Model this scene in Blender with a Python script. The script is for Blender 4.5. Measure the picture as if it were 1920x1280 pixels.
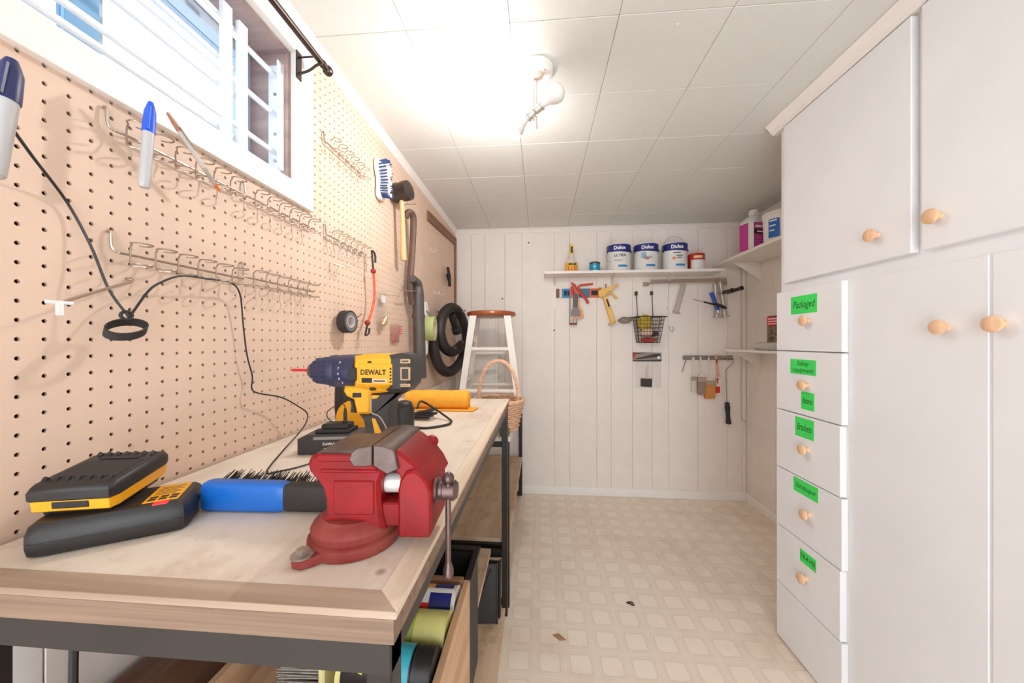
import bpy, math, random
from mathutils import Vector, Matrix
random.seed(7)
S = 0.0254                                   # the scene is laid out in inches
scene = bpy.context.scene
COL = scene.collection
for o in list(bpy.data.objects):
    bpy.data.objects.remove(o)

# ------------------------------------------------------------------ camera
CAMX, CAMY, CAMZ = 27.04, 0.0, 47.8
FPX, YAW = 652.7, math.radians(4.555)
cd = bpy.data.cameras.new('camera')
cd.sensor_width = 36.0
cd.lens = 36.0 * FPX / 1920.0
cd.clip_start = 0.02
cam = bpy.data.objects.new('camera', cd)
COL.objects.link(cam)
cam.location = (CAMX * S, CAMY * S, CAMZ * S)
cam.rotation_euler = (math.pi / 2, 0, YAW)
scene.camera = cam
# ------------------------------------------------------------------ world, exposure
w = bpy.data.worlds.new('sky')
scene.world = w
w.use_nodes = True
w.node_tree.nodes['Background'].inputs[0].default_value = (0.84, 0.92, 1.0, 1)
w.node_tree.nodes['Background'].inputs[1].default_value = 2.2
BULB_STRENGTH = 215.0
scene.view_settings.view_transform = 'Standard'
scene.view_settings.look = 'None'
scene.view_settings.gamma = 1.0
scene.view_settings.use_curve_mapping = False
scene.view_settings.exposure = 1.36
scene.cycles.max_bounces = 10
scene.cycles.diffuse_bounces = 6
scene.cycles.transparent_max_bounces = 16
scene.cycles.sample_clamp_indirect = 6.0
scene.cycles.caustics_reflective = False
scene.cycles.caustics_refractive = False

# ------------------------------------------------------------------ survey helpers (inches)
def ray(u, v):
    X = (u - 960) / FPX; Y = (640 - v) / FPX
    return Vector((X * math.cos(YAW) - math.sin(YAW), X * math.sin(YAW) + math.cos(YAW), Y))
def hitp(u, v, ax, val):
    d = ray(u, v); c = (CAMX, CAMY, CAMZ)
    t = (val - c[ax]) / d[ax]
    return Vector([c[i] + d[i] * t for i in range(3)])
BACK_Y, RIGHT_X, CEIL_Z = 110.0, 89.0, 83.4
FRONT_Y = -50.0
def LW(u, v, h=0.0): return hitp(u, v, 0, h)             # on the left wall, h off it
def BW(u, v, h=0.0): return hitp(u, v, 1, BACK_Y - h)    # on the back wall
def FL(u, v, z=0.0): return hitp(u, v, 2, z)             # on a level plane
def PL(u, v, off, p0, p1):                                # on an upright plane through two plan points
    n = Vector((p1[1] - p0[1], -(p1[0] - p0[0]), 0)).normalized(); d = ray(u, v); c = Vector((CAMX, CAMY, CAMZ))
    t = (off - n.dot(c - Vector((p0[0], p0[1], 0)))) / n.dot(d)
    return c + d * t
def RW(u, v, x=RIGHT_X): return hitp(u, v, 0, x)

# ------------------------------------------------------------------ materials
def lin(c):
    r = []
    for x in c[:3]:
        x /= 255.0
        r.append(x / 12.92 if x <= 0.04045 else ((x + 0.055) / 1.055) ** 2.4)
    return (*r, 1.0)
MATS = {}
def M(name, col, rough=0.5, metal=0.0, var=0.06, vscale=12.0, bump=0.0, bscale=300.0, spec=0.5, alpha=1.0, emit=0.0, col2=None, stretch=(1, 1, 1)):
    """procedural principled material: base colour broken up by noise, optional relief"""
    if name in MATS: return MATS[name]
    m = bpy.data.materials.new(name); m.use_nodes = True
    nt = m.node_tree; N = nt.nodes; L = nt.links
    p = N['Principled BSDF']
    p.inputs['Roughness'].default_value = rough
    p.inputs['Metallic'].default_value = metal
    p.inputs['Specular IOR Level'].default_value = spec
    c = lin(col)
    tc = N.new('ShaderNodeTexCoord')
    mp = N.new('ShaderNodeMapping'); mp.inputs['Scale'].default_value = stretch
    L.new(tc.outputs['Object'], mp.inputs['Vector'])
    if var > 0 or col2:
        n = N.new('ShaderNodeTexNoise'); n.inputs['Scale'].default_value = vscale
        n.inputs['Detail'].default_value = 5.0; n.inputs['Roughness'].default_value = 0.6
        L.new(mp.outputs['Vector'], n.inputs['Vector'])
        r = N.new('ShaderNodeValToRGB')
        r.color_ramp.elements[0].position = 0.3; r.color_ramp.elements[1].position = 0.7
        c2 = lin(col2) if col2 else tuple(min(1, x * (1 + var)) for x in c[:3]) + (1,)
        c1 = c if col2 else tuple(x * (1 - var) for x in c[:3]) + (1,)
        r.color_ramp.elements[0].color = c1; r.color_ramp.elements[1].color = c2
        L.new(n.outputs['Fac'], r.inputs['Fac'])
        L.new(r.outputs['Color'], p.inputs['Base Color'])
    else:
        p.inputs['Base Color'].default_value = c
    if bump > 0:
        n2 = N.new('ShaderNodeTexNoise'); n2.inputs['Scale'].default_value = bscale; n2.inputs['Detail'].default_value = 3
        L.new(mp.outputs['Vector'], n2.inputs['Vector'])
        b = N.new('ShaderNodeBump'); b.inputs['Strength'].default_value = bump; b.inputs['Distance'].default_value = 0.002
        L.new(n2.outputs['Fac'], b.inputs['Height']); L.new(b.outputs['Normal'], p.inputs['Normal'])
    if alpha < 1: p.inputs['Alpha'].default_value = alpha
    if emit > 0:
        p.inputs['Emission Color'].default_value = c; p.inputs['Emission Strength'].default_value = emit
    MATS[name] = m
    return m
def WOOD(name, c1, c2, axis=1, scale=14.0, rough=0.6, squash=0.08, spots=None, bump=0.15):
    """long grain along the axis, optional dark blotches with a shape of their own"""
    if name in MATS: return MATS[name]
    m = bpy.data.materials.new(name); m.use_nodes = True
    nt = m.node_tree; N = nt.nodes; L = nt.links; p = N['Principled BSDF']
    p.inputs['Roughness'].default_value = rough
    tc = N.new('ShaderNodeTexCoord'); mp = N.new('ShaderNodeMapping')
    sc = [1, 1, 1]; sc[axis] = squash; mp.inputs['Scale'].default_value = sc
    L.new(tc.outputs['Object'], mp.inputs['Vector'])
    n = N.new('ShaderNodeTexNoise'); n.inputs['Scale'].default_value = scale * 3; n.inputs['Detail'].default_value = 6
    n.inputs['Distortion'].default_value = 0.6
    L.new(mp.outputs['Vector'], n.inputs['Vector'])
    r = N.new('ShaderNodeValToRGB'); r.color_ramp.elements[0].position = 0.32; r.color_ramp.elements[1].position = 0.68
    r.color_ramp.elements[0].color = lin(c1); r.color_ramp.elements[1].color = lin(c2)
    L.new(n.outputs['Fac'], r.inputs['Fac'])
    out = r.outputs['Color']
    if spots:
        n3 = N.new('ShaderNodeTexNoise'); n3.inputs['Scale'].default_value = 7.0; n3.inputs['Detail'].default_value = 8
        n3.inputs['Roughness'].default_value = 0.7
        L.new(tc.outputs['Object'], n3.inputs['Vector'])
        r3 = N.new('ShaderNodeValToRGB'); r3.color_ramp.elements[0].position = 0.52; r3.color_ramp.elements[1].position = 0.72
        r3.color_ramp.elements[0].color = (0, 0, 0, 1); r3.color_ramp.elements[1].color = (0.75, 0.75, 0.75, 1)
        L.new(n3.outputs['Fac'], r3.inputs['Fac'])
        mx = N.new('ShaderNodeMix'); mx.data_type = 'RGBA'
        L.new(r3.outputs['Color'], mx.inputs[0]); L.new(out, mx.inputs[6]); mx.inputs[7].default_value = lin(spots)
        out = mx.outputs[2]
        vo = N.new('ShaderNodeTexVoronoi'); vo.inputs['Scale'].default_value = 9.0
        L.new(tc.outputs['Object'], vo.inputs['Vector'])
        r4 = N.new('ShaderNodeValToRGB'); r4.color_ramp.elements[0].position = 0.03; r4.color_ramp.elements[1].position = 0.075
        r4.color_ramp.elements[0].color = (0.6, 0.6, 0.6, 1); r4.color_ramp.elements[1].color = (0, 0, 0, 1)
        L.new(vo.outputs['Distance'], r4.inputs['Fac'])
        mx2 = N.new('ShaderNodeMix'); mx2.data_type = 'RGBA'
        L.new(r4.outputs['Color'], mx2.inputs[0]); L.new(out, mx2.inputs[6]); mx2.inputs[7].default_value = lin((95, 62, 40))
        out = mx2.outputs[2]
    L.new(out, p.inputs['Base Color'])
    if bump:
        b = N.new('ShaderNodeBump'); b.inputs['Strength'].default_value = bump; b.inputs['Distance'].default_value = 0.001
        L.new(n.outputs['Fac'], b.inputs['Height']); L.new(b.outputs['Normal'], p.inputs['Normal'])
    MATS[name] = m
    return m
def CLEAR(name, tint=(255, 255, 255), gloss=0.08, rough=0.05, diff=0.0):
    """thin clear sheet: light goes through, a little gloss, optional milky part"""
    if name in MATS: return MATS[name]
    m = bpy.data.materials.new(name); m.use_nodes = True
    nt = m.node_tree; N = nt.nodes; L = nt.links
    N.remove(N['Principled BSDF']); out = N['Material Output']
    t = N.new('ShaderNodeBsdfTransparent'); t.inputs[0].default_value = lin(tint)
    g = N.new('ShaderNodeBsdfGlossy'); g.inputs['Roughness'].default_value = rough
    mx = N.new('ShaderNodeMixShader'); mx.inputs[0].default_value = gloss
    L.new(t.outputs[0], mx.inputs[1]); L.new(g.outputs[0], mx.inputs[2]); last = mx
    if diff > 0:
        d = N.new('ShaderNodeBsdfTranslucent'); d.inputs[0].default_value = (0.9, 0.9, 0.9, 1)
        d2 = N.new('ShaderNodeBsdfDiffuse'); d2.inputs[0].default_value = lin(tint)
        a = N.new('ShaderNodeMixShader'); a.inputs[0].default_value = 0.5
        L.new(d.outputs[0], a.inputs[1]); L.new(d2.outputs[0], a.inputs[2])
        m2 = N.new('ShaderNodeMixShader'); m2.inputs[0].default_value = diff
        L.new(last.outputs[0], m2.inputs[1]); L.new(a.outputs[0], m2.inputs[2]); last = m2
    L.new(last.outputs[0], out.inputs['Surface'])
    MATS[name] = m
    return m

# ------------------------------------------------------------------ mesh helpers
ROOTM = {}
def catmull(P, k=6, closed=False):
    P = [Vector(p) for p in P]; n = len(P); out = []
    seg = n if closed else n - 1
    for i in range(seg):
        g = (lambda j: P[j % n]) if closed else (lambda j: P[max(0, min(n - 1, j))])
        a, b, c, d = g(i - 1), g(i), g(i + 1), g(i + 2)
        for s in range(k):
            t = s / k
            out.append(0.5 * ((2 * b) + (c - a) * t + (2 * a - 5 * b + 4 * c - d) * t * t + (3 * b - a - 3 * c + d) * t ** 3))
    if not closed: out.append(P[-1])
    return out
class MB:
    def __init__(s): s.v = []; s.f = []; s.T = Matrix.Identity(4)
    def add(s, vs, fs):
        o = len(s.v)
        s.v += [s.T @ Vector(p) for p in vs]
        s.f += [tuple(i + o for i in f) for f in fs]
        return s
    def box(s, x0, x1, y0, y1, z0, z1, b=0.0):
        if x0 > x1: x0, x1 = x1, x0
        if y0 > y1: y0, y1 = y1, y0
        if z0 > z1: z0, z1 = z1, z0
        if b <= 0:
            return s.add([(x, y, z) for x in (x0, x1) for y in (y0, y1) for z in (z0, z1)],
                         [(0, 1, 3, 2), (4, 6, 7, 5), (0, 4, 5, 1), (2, 3, 7, 6), (0, 2, 6, 4), (1, 5, 7, 3)])
        vs = []; idx = {}
        lo = (x0, y0, z0); hi = (x1, y1, z1)
        for cx in (0, 1):
            for cy in (0, 1):
                for cz in (0, 1):
                    c = (cx, cy, cz)
                    for a in range(3):
                        p = [0, 0, 0]
                        for k in range(3):
                            e = hi[k] if c[k] else lo[k]
                            p[k] = e if k == a else e + (-b if c[k] else b)
                        idx[(c, a)] = len(vs); vs.append(p)
        fs = []
        for a in range(3):
            o1, o2 = [k for k in range(3) if k != a]
            for sd in (0, 1):
                q = []
                for (i, j) in ((0, 0), (1, 0), (1, 1), (0, 1)):
                    c = [0, 0, 0]; c[a] = sd; c[o1] = i; c[o2] = j
                    q.append(idx[(tuple(c), a)])
                fs.append(tuple(q))
            for i in (0, 1):                       # edges running along axis a
                for j in (0, 1):
                    c0 = [0, 0, 0]; c0[o1] = i; c0[o2] = j; c1 = list(c0); c1[a] = 1
                    c0, c1 = tuple(c0), tuple(c1)
                    fs.append((idx[(c0, o1)], idx[(c0, o2)], idx[(c1, o2)], idx[(c1, o1)]))
        for cx in (0, 1):
            for cy in (0, 1):
                for cz in (0, 1):
                    fs.append(tuple(idx[((cx, cy, cz), a)] for a in range(3)))
        return s.add(vs, fs)
    def rings(s, R, cap0=True, cap1=True, closed=False):
        n = len(R[0]); vs = [p for r in R for p in r]; fs = []
        m = len(R)
        for i in range(m if closed else m - 1):
            a = i * n; b = ((i + 1) % m) * n
            for j in range(n):
                k = (j + 1) % n
                fs.append((a + j, a + k, b + k, b + j))
        if not closed:
            if cap0: fs.append(tuple(range(n - 1, -1, -1)))
            if cap1: fs.append(tuple((m - 1) * n + j for j in range(n)))
        return s.add(vs, fs)
    def cyl(s, p0, p1, r0, r1=None, n=14, cap=True):
        p0, p1 = Vector(p0), Vector(p1); r1 = r0 if r1 is None else r1
        d = (p1 - p0).normalized(); a = d.orthogonal().normalized(); b = d.cross(a)
        R = [[p + (a * math.cos(t) + b * math.sin(t)) * r for t in [2 * math.pi * k / n for k in range(n)]] for p, r in ((p0, r0), (p1, r1))]
        return s.rings(R, cap, cap)
    def lathe(s, prof, n=24, org=(0, 0, 0), axis=(0, 0, 1), cap=True):
        d = Vector(axis).normalized(); o = Vector(org)
        a = d.orthogonal().normalized() if abs(d.z) < 0.99 else Vector((1, 0, 0)); b = d.cross(a)
        R = [[o + d * h + (a * math.cos(t) + b * math.sin(t)) * max(r, 1e-4) for t in [2 * math.pi * k / n for k in range(n)]] for r, h in prof]
        return s.rings(R, cap, cap)
    def tube(s, P, r, n=8, k=0, closed=False, cap=True, flat=None):
        P = catmull(P, k, closed) if k else [Vector(p) for p in P]
        m = len(P); rr = r if isinstance(r, (list, tuple)) else None
        tang = []
        for i in range(m):
            a = P[(i - 1) % m] if closed or i > 0 else P[i]
            b = P[(i + 1) % m] if closed or i < m - 1 else P[i]
            t = b - a
            tang.append(t.normalized() if t.length > 1e-9 else Vector((0, 0, 1)))
        nrm = tang[0].orthogonal().normalized()
        R = []
        for i in range(m):
            if i > 0:
                nrm = (nrm - tang[i] * nrm.dot(tang[i]))
                nrm = nrm.normalized() if nrm.length > 1e-6 else tang[i].orthogonal().normalized()
            bi = tang[i].cross(nrm)
            q = rr[min(len(rr) - 1, int(i * len(rr) / m))] if rr else r
            R.append([P[i] + (nrm * math.cos(2 * math.pi * j / n) + bi * math.sin(2 * math.pi * j / n)) * q for j in range(n)])
        return s.rings(R, cap, cap, closed)
    def prism(s, poly, d0, d1, plane='xz', b=0.0):
        """polygon in a plane, extruded along the third axis from d0 to d1, edges eased by b"""
        n = len(poly)
        area = sum(poly[i][0] * poly[(i + 1) % n][1] - poly[(i + 1) % n][0] * poly[i][1] for i in range(n))
        if area < 0: poly = poly[::-1]
        def put(p, d):
            return {'xz': (p[0], d, p[1]), 'yz': (d, p[0], p[1]), 'xy': (p[0], p[1], d)}[plane]
        if d0 > d1: d0, d1 = d1, d0
        if b > 0:
            ins = []
            for i in range(n):
                a, c, e = Vector(poly[i - 1]), Vector(poly[i]), Vector(poly[(i + 1) % n])
                t1 = (c - a); t2 = (e - c)
                t1 = t1.normalized() if t1.length > 1e-9 else t2.normalized(); t2 = t2.normalized() if t2.length > 1e-9 else t1
                n1 = Vector((-t1.y, t1.x)); n2 = Vector((-t2.y, t2.x)); q = n1 + n2
                q = q / max(0.4, q.length_squared) * 2 if q.length > 1e-6 else n1
                ins.append(c + q * b)
            R = [[put(p, d0) for p in ins], [put(p, d0 + b) for p in poly], [put(p, d1 - b) for p in poly], [put(p, d1) for p in ins]]
        else:
            R = [[put(p, d0) for p in poly], [put(p, d1) for p in poly]]
        return s.rings(R)
    def ball(s, c, r, n=14, m=8, sq=(1, 1, 1)):
        c = Vector(c)
        R = []
        for i in range(m + 1):
            a = math.pi * i / m; q = max(math.sin(a), 1e-3)
            R.append([c + Vector((r * q * math.cos(2 * math.pi * j / n) * sq[0], r * q * math.sin(2 * math.pi * j / n) * sq[1], -r * math.cos(a) * sq[2])) for j in range(n)])
        return s.rings(R)
    def mesh(s, name, mat, ang=35):
        me = bpy.data.meshes.new(name)
        me.from_pydata([tuple(p * S) for p in s.v], [], s.f)
        import bmesh
        bm = bmesh.new(); bm.from_mesh(me); bmesh.ops.recalc_face_normals(bm, faces=bm.faces); bm.to_mesh(me); bm.free()
        me.shade_smooth(); me.set_sharp_from_angle(angle=math.radians(ang))
        if mat: me.materials.append(mat)
        return me
    def build(s, name, mat, parent=None, world=False, ang=35, label=None):
        if parent is None:
            xs = [p.x for p in s.v]; ys = [p.y for p in s.v]; zs = [p.z for p in s.v]
            c = Vector(((min(xs) + max(xs)) / 2, (min(ys) + max(ys)) / 2, min(zs)))
            s.v = [p - c for p in s.v]
        elif world:
            r = parent
            while r.parent: r = r.parent
            inv = ROOTM[r.name].inverted() if r.name in ROOTM else Matrix.Translation(-Vector(r.location) / S)
            s.v = [inv @ p for p in s.v]
        o = bpy.data.objects.new(name, s.mesh(name, mat, ang))
        COL.objects.link(o)
        if parent is None: o.location = c * S
        else: o.parent = parent
        if label: o['label'] = label
        return o
def tag(o, label, cat, group=None):
    o['label'] = label; o['category'] = cat
    if group: o['group'] = group
    return o
def thing(name, label, cat, loc=(0, 0, 0), rz=0.0, group=None, rot=None):
    o = bpy.data.objects.new(name, None); COL.objects.link(o)
    o.empty_display_size = 0.02
    m = Matrix.Translation(Vector(loc)) @ (rot.to_4x4() if rot else Matrix.Rotation(math.radians(rz), 4, 'Z'))
    ROOTM[o.name] = m
    m2 = m.copy(); m2.translation = m.translation * S
    o.matrix_world = m2
    return tag(o, label, cat, group)
def struct(o):
    o['kind'] = 'structure'
    return o
def inst(src, name, parent, loc, rot=None, scale=None):
    """another piece sharing a mesh; loc in inches"""
    o = bpy.data.objects.new(name, src); COL.objects.link(o); o.parent = parent
    o.location = Vector(loc) * S
    if rot: o.rotation_euler = rot
    if scale: o.scale = scale
    return o
def text(name, body, size, mat, parent, org, right, up, bend=None, shear=0.0, bold=0.0, align='CENTER', world=False, wide=1.0, axis_c=None):
    """raised lettering as a mesh; right/up give the plane; bend=(radius) wraps it round a can"""
    cu = bpy.data.curves.new(name, 'FONT'); cu.body = body; cu.size = 1.0; cu.align_x = align; cu.align_y = 'CENTER'
    cu.shear = shear; cu.offset = bold; cu.extrude = 0.0; cu.resolution_u = 2
    ob = bpy.data.objects.new(name, cu); COL.objects.link(ob)
    dg = bpy.context.evaluated_depsgraph_get(); dg.update()
    me = bpy.data.meshes.new_from_object(ob.evaluated_get(dg))
    bpy.data.objects.remove(ob)
    R, U = Vector(right).normalized(), Vector(up).normalized(); Nn = R.cross(U); o = Vector(org)
    inv = None
    if world:
        r = parent
        while r.parent: r = r.parent
        inv = ROOTM[r.name].inverted()
    for vt in me.vertices:
        x, y = vt.co.x * size * wide, vt.co.y * size
        if bend:
            a = x / bend
            p = o + R * (math.sin(a) * bend) + U * y - Nn * (bend - math.cos(a) * bend)
        else:
            p = o + R * x + U * y
        if inv: p = inv @ p
        vt.co = p * S
    me.materials.clear(); me.materials.append(mat)
    t = bpy.data.objects.new(name, me); COL.objects.link(t); t.parent = parent
    return t
def copy_tree(o, parent=None):
    c = o.copy(); COL.objects.link(c)
    if parent is not None: c.parent = parent
    for ch in [x for x in bpy.data.objects if x.parent == o]: copy_tree(ch, c)
    return c
# ------------------------------------------------------------------ shared materials
WALLW = M('wall_white', (238, 229, 221), 0.55, var=0.035, vscale=5, bump=0.08, bscale=90)
TRIMW = M('trim_white', (238, 232, 226), 0.45, var=0.03, vscale=8)
CABW = M('cabinet_white', (236, 236, 238), 0.42, var=0.025, vscale=4, bump=0.05, bscale=120)
TILEW = M('tile_white', (220, 219, 214), 0.7, var=0.02, vscale=30, bump=0.25, bscale=240)
DARKGAP = M('dark_gap', (92, 62, 44), 0.9, var=0.2)
JOINT = M('joint_grey', (196, 193, 186), 0.8, var=0.05)
PEG = M('pegboard_tan', (221, 192, 170), 0.6, var=0.035, vscale=9, bump=0.06, bscale=500)
PEGEDGE = M('pegboard_edge', (158, 116, 92), 0.8, var=0.25, vscale=60)
BLACKMETAL = M('black_metal', (44, 38, 34), 0.4, metal=0.3, var=0.15)
CHROME = M('chrome', (205, 200, 195), 0.25, metal=1.0, var=0.05)
STEEL = M('steel', (168, 160, 152), 0.35, metal=0.9, var=0.12, vscale=30)
WHITEPL = M('white_plastic', (238, 236, 232), 0.4, var=0.03)
BLACKPL = M('black_plastic', (36, 33, 32), 0.45, var=0.15)
BLACKRUB = M('black_rubber', (46, 42, 40), 0.65, var=0.15, bump=0.2, bscale=400)
YELLOW = M('tool_yellow', (236, 166, 28), 0.42, var=0.06)
INK = M('black_ink', (20, 20, 22), 0.6, var=0)
WHITEINK = M('white_ink', (245, 243, 240), 0.5, var=0)
REDINK = M('red_ink', (205, 30, 28), 0.5, var=0)
KNOBWOOD = WOOD('knob_wood', (222, 176, 136), (238, 200, 164), axis=2, scale=25, rough=0.5)
CLEARPL = CLEAR('clear_plastic', (255, 255, 255), 0.08, 0.15, 0.04)

# ------------------------------------------------------------------ floor
def vinyl():
    m = bpy.data.materials.new('sheet_vinyl'); m.use_nodes = True
    nt = m.node_tree; N = nt.nodes; L = nt.links; p = N['Principled BSDF']
    p.inputs['Roughness'].default_value = 0.38
    tc = N.new('ShaderNodeTexCoord'); sp = N.new('ShaderNodeSeparateXYZ')
    L.new(tc.outputs['Object'], sp.inputs[0])
    def mth(op, a, b=None, c=None):
        n = N.new('ShaderNodeMath'); n.operation = op
        for i, q in enumerate((a, b, c)):
            if q is None: continue
            if isinstance(q, (int, float)): n.inputs[i].default_value = q
            else: L.new(q, n.inputs[i])
        return n.outputs[0]
    P = 4.6 * S
    def cell(c, off):
        f = mth('FRACT', mth('ADD', mth('DIVIDE', c, P), off))
        return mth('MULTIPLY', mth('ABSOLUTE', mth('SUBTRACT', f, 0.5)), 2.0)
    dx, dy = cell(sp.outputs['X'], 0.3 + 20), cell(sp.outputs['Y'], 0.15 + 20)
    wob = N.new('ShaderNodeTexNoise'); wob.inputs['Scale'].default_value = 60.0
    L.new(tc.outputs['Object'], wob.inputs['Vector'])
    k = mth('POWER', mth('ADD', mth('POWER', dx, 7.0), mth('POWER', dy, 7.0)), 1 / 7.0)
    k = mth('ADD', k, mth('MULTIPLY', mth('SUBTRACT', wob.outputs['Fac'], 0.5), 0.10))
    r = N.new('ShaderNodeValToRGB'); L.new(k, r.inputs['Fac'])
    e = r.color_ramp.elements
    e[0].position = 0.60; e[0].color = lin((243, 229, 212)); e[1].position = 1.0; e[1].color = lin((238, 223, 206))
    for pos, c in ((0.67, (229, 212, 194)), (0.74, (232, 216, 198)), (0.80, (240, 226, 209)), (0.88, (231, 215, 197)), (0.93, (239, 224, 207))):
        q = e.new(pos); q.color = lin(c)
    n = N.new('ShaderNodeTexNoise'); n.inputs['Scale'].default_value = 2.2; n.inputs['Detail'].default_value = 8; n.inputs['Roughness'].default_value = 0.65
    L.new(tc.outputs['Object'], n.inputs['Vector'])
    r2 = N.new('ShaderNodeValToRGB'); r2.color_ramp.elements[0].position = 0.5; r2.color_ramp.elements[1].position = 0.85
    r2.color_ramp.elements[0].color = (0, 0, 0, 1); r2.color_ramp.elements[1].color = (0.55, 0.55, 0.55, 1)
    L.new(n.outputs['Fac'], r2.inputs['Fac'])
    mx = N.new('ShaderNodeMix'); mx.data_type = 'RGBA'
    L.new(r2.outputs['Color'], mx.inputs[0]); L.new(r.outputs['Color'], mx.inputs[6]); mx.inputs[7].default_value = lin((180, 146, 112))
    vo = N.new('ShaderNodeTexVoronoi'); vo.inputs['Scale'].default_value = 5.5; vo.inputs['Randomness'].default_value = 1
    wr = N.new('ShaderNodeMixRGB'); wr.blend_type = 'ADD'; wr.inputs[0].default_value = 0.12
    n4 = N.new('ShaderNodeTexNoise'); n4.inputs['Scale'].default_value = 25
    L.new(tc.outputs['Object'], n4.inputs['Vector']); L.new(tc.outputs['Object'], wr.inputs[1]); L.new(n4.outputs['Color'], wr.inputs[2])
    L.new(wr.outputs[0], vo.inputs['Vector'])
    r4 = N.new('ShaderNodeValToRGB'); r4.color_ramp.elements[0].position = 0.025; r4.color_ramp.elements[1].position = 0.05
    r4.color_ramp.elements[0].color = (0.7, 0.7, 0.7, 1); r4.color_ramp.elements[1].color = (0, 0, 0, 1)
    L.new(vo.outputs['Distance'], r4.inputs['Fac'])
    mx2 = N.new('ShaderNodeMix'); mx2.data_type = 'RGBA'
    L.new(r4.outputs['Color'], mx2.inputs[0]); L.new(mx.outputs[2], mx2.inputs[6]); mx2.inputs[7].default_value = lin((110, 80, 58))
    L.new(mx2.outputs[2], p.inputs['Base Color'])
    b = N.new('ShaderNodeBump'); b.inputs['Strength'].default_value = 0.12; b.inputs['Distance'].default_value = 0.001
    L.new(k, b.inputs['Height']); L.new(b.outputs['Normal'], p.inputs['Normal'])
    return m
fl = struct(MB().box(-0.5, RIGHT_X, FRONT_Y, BACK_Y, -2, 0).build('floor', vinyl()))
fl.location = (0, 0, 0)
me = fl.data
cx, cy = (RIGHT_X - 0.5) / 2 * S, (FRONT_Y + BACK_Y) / 2 * S
for q in me.vertices: q.co.x += cx; q.co.y += cy; q.co.z -= 2 * S

# ------------------------------------------------------------------ ceiling with its 12 inch tiles
ce = struct(MB().box(-7, RIGHT_X + 3, FRONT_Y - 3, BACK_Y + 3, CEIL_Z + 0.35, CEIL_Z + 3).build('ceiling', JOINT))
cinv = Vector(ce.location) / S
tile = MB().box(-5.975, 5.975, -5.975, 5.975, 0, 0.42, 0.055).mesh('tile', TILEW)
for ix in range(-1, 7):
    for iy in range(-7, 6):
        x0, y0 = 11.7 + 12 * ix, 38.8 + 12 * iy
        ax, bx_, ay, by_ = max(x0, -0.4), min(x0 + 12, RIGHT_X), max(y0, FRONT_Y), min(y0 + 12, BACK_Y)
        if bx_ - ax < 1 or by_ - ay < 1: continue
        if bx_ - ax > 11.9 and by_ - ay > 11.9: mesh_ = tile
        else:
            hx, hy = (bx_ - ax) / 2 - 0.025, (by_ - ay) / 2 - 0.025
            mesh_ = MB().box(-hx, hx, -hy, hy, 0, 0.42, 0.055).mesh('tile', TILEW)
        inst(mesh_, 'tile', ce, Vector(((ax + bx_) / 2, (ay + by_) / 2, CEIL_Z + random.uniform(-0.012, 0.012))) - cinv)
for px, py in ((42.5, 40.5), (52.5, 61.5), (66.5, 57.5)):     # nail heads that show on the tiles
    MB().lathe([(0.001, -0.1), (0.16, -0.08), (0.2, 0.0), (0.001, 0.02)], 10, (px, py, CEIL_Z)).build('nail_head', TILEW, ce, world=True)

# ------------------------------------------------------------------ walls
WIN_Y0, WIN_Y1, WIN_Z0, WIN_Z1 = 3.5, 36.2, 65.2, 79.5
wl = MB()
wl.box(-7, -0.5, FRONT_Y, WIN_Y0, 0, CEIL_Z + 0.3).box(-7, -0.5, WIN_Y1, BACK_Y, 0, CEIL_Z + 0.3)
wl.box(-7, -0.5, WIN_Y0, WIN_Y1, 0, WIN_Z0).box(-7, -0.5, WIN_Y0, WIN_Y1, WIN_Z1, CEIL_Z + 0.3)
wall_left = struct(wl.build('wall_left', DARKGAP))
def planks(wall, edges, z0, z1, place, name='plank'):
    """tongue-and-groove boards proud of the wall, recessed joints between them"""
    inv = Vector(wall.location) / S
    for a, b in zip(edges[:-1], edges[1:]):
        if b - a < 0.3: continue
        mb = MB(); place(mb, a + 0.03, b - 0.03, z0, z1)
        mb.v = [p - inv for p in mb.v]
        xs = [p for p in mb.v]
        c = sum(xs, Vector()) / len(xs); mb.v = [p - c for p in mb.v]
        inst(mb.mesh(name, WALLW), name, wall, c)
def widths(a, b, seq):
    e = [a]; i = 0
    while e[-1] + seq[i % len(seq)] < b - 1: e.append(e[-1] + seq[i % len(seq)]); i += 1
    return e + [b]
SEQ = [8.2, 4.3, 6.4, 5.5, 9.0, 4.6, 7.4, 2.7]
planks(wall_left, widths(FRONT_Y, BACK_Y, SEQ), 0.1, 36.3, lambda m, a, b, z0, z1: m.box(-0.5, -0.05, a, b, z0, z1, 0.05))
wall_back = struct(MB().box(-7, RIGHT_X + 6, BACK_Y + 0.3, BACK_Y + 6, 0, CEIL_Z + 0.3).build('wall_back', M('groove', (186, 172, 158), 0.8)))
gx = [BW(u, 800)[0] for u in (1040, 1068, 1119, 1146, 1186, 1223, 1254, 1309, 1364)]
edges = [0.0, 5.2, 9.6, 16.0, 21.5] + gx + [BW(1392, 800)[0], RIGHT_X]
planks(wall_back, edges, 0.1, CEIL_Z - 0.05, lambda m, a, b, z0, z1: m.box(a, b, BACK_Y, BACK_Y + 0.3, z0, z1, 0.05))
wall_right = struct(MB().box(RIGHT_X + 0.3, RIGHT_X + 6, FRONT_Y, BACK_Y, 0, CEIL_Z + 0.3).build('wall_right', M('groove', (186, 172, 158))))
planks(wall_right, widths(FRONT_Y, BACK_Y, SEQ[::-1]), 0.1, CEIL_Z - 0.05, lambda m, a, b, z0, z1: m.box(RIGHT_X, RIGHT_X + 0.3, a, b, z0, z1, 0.05))
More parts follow.
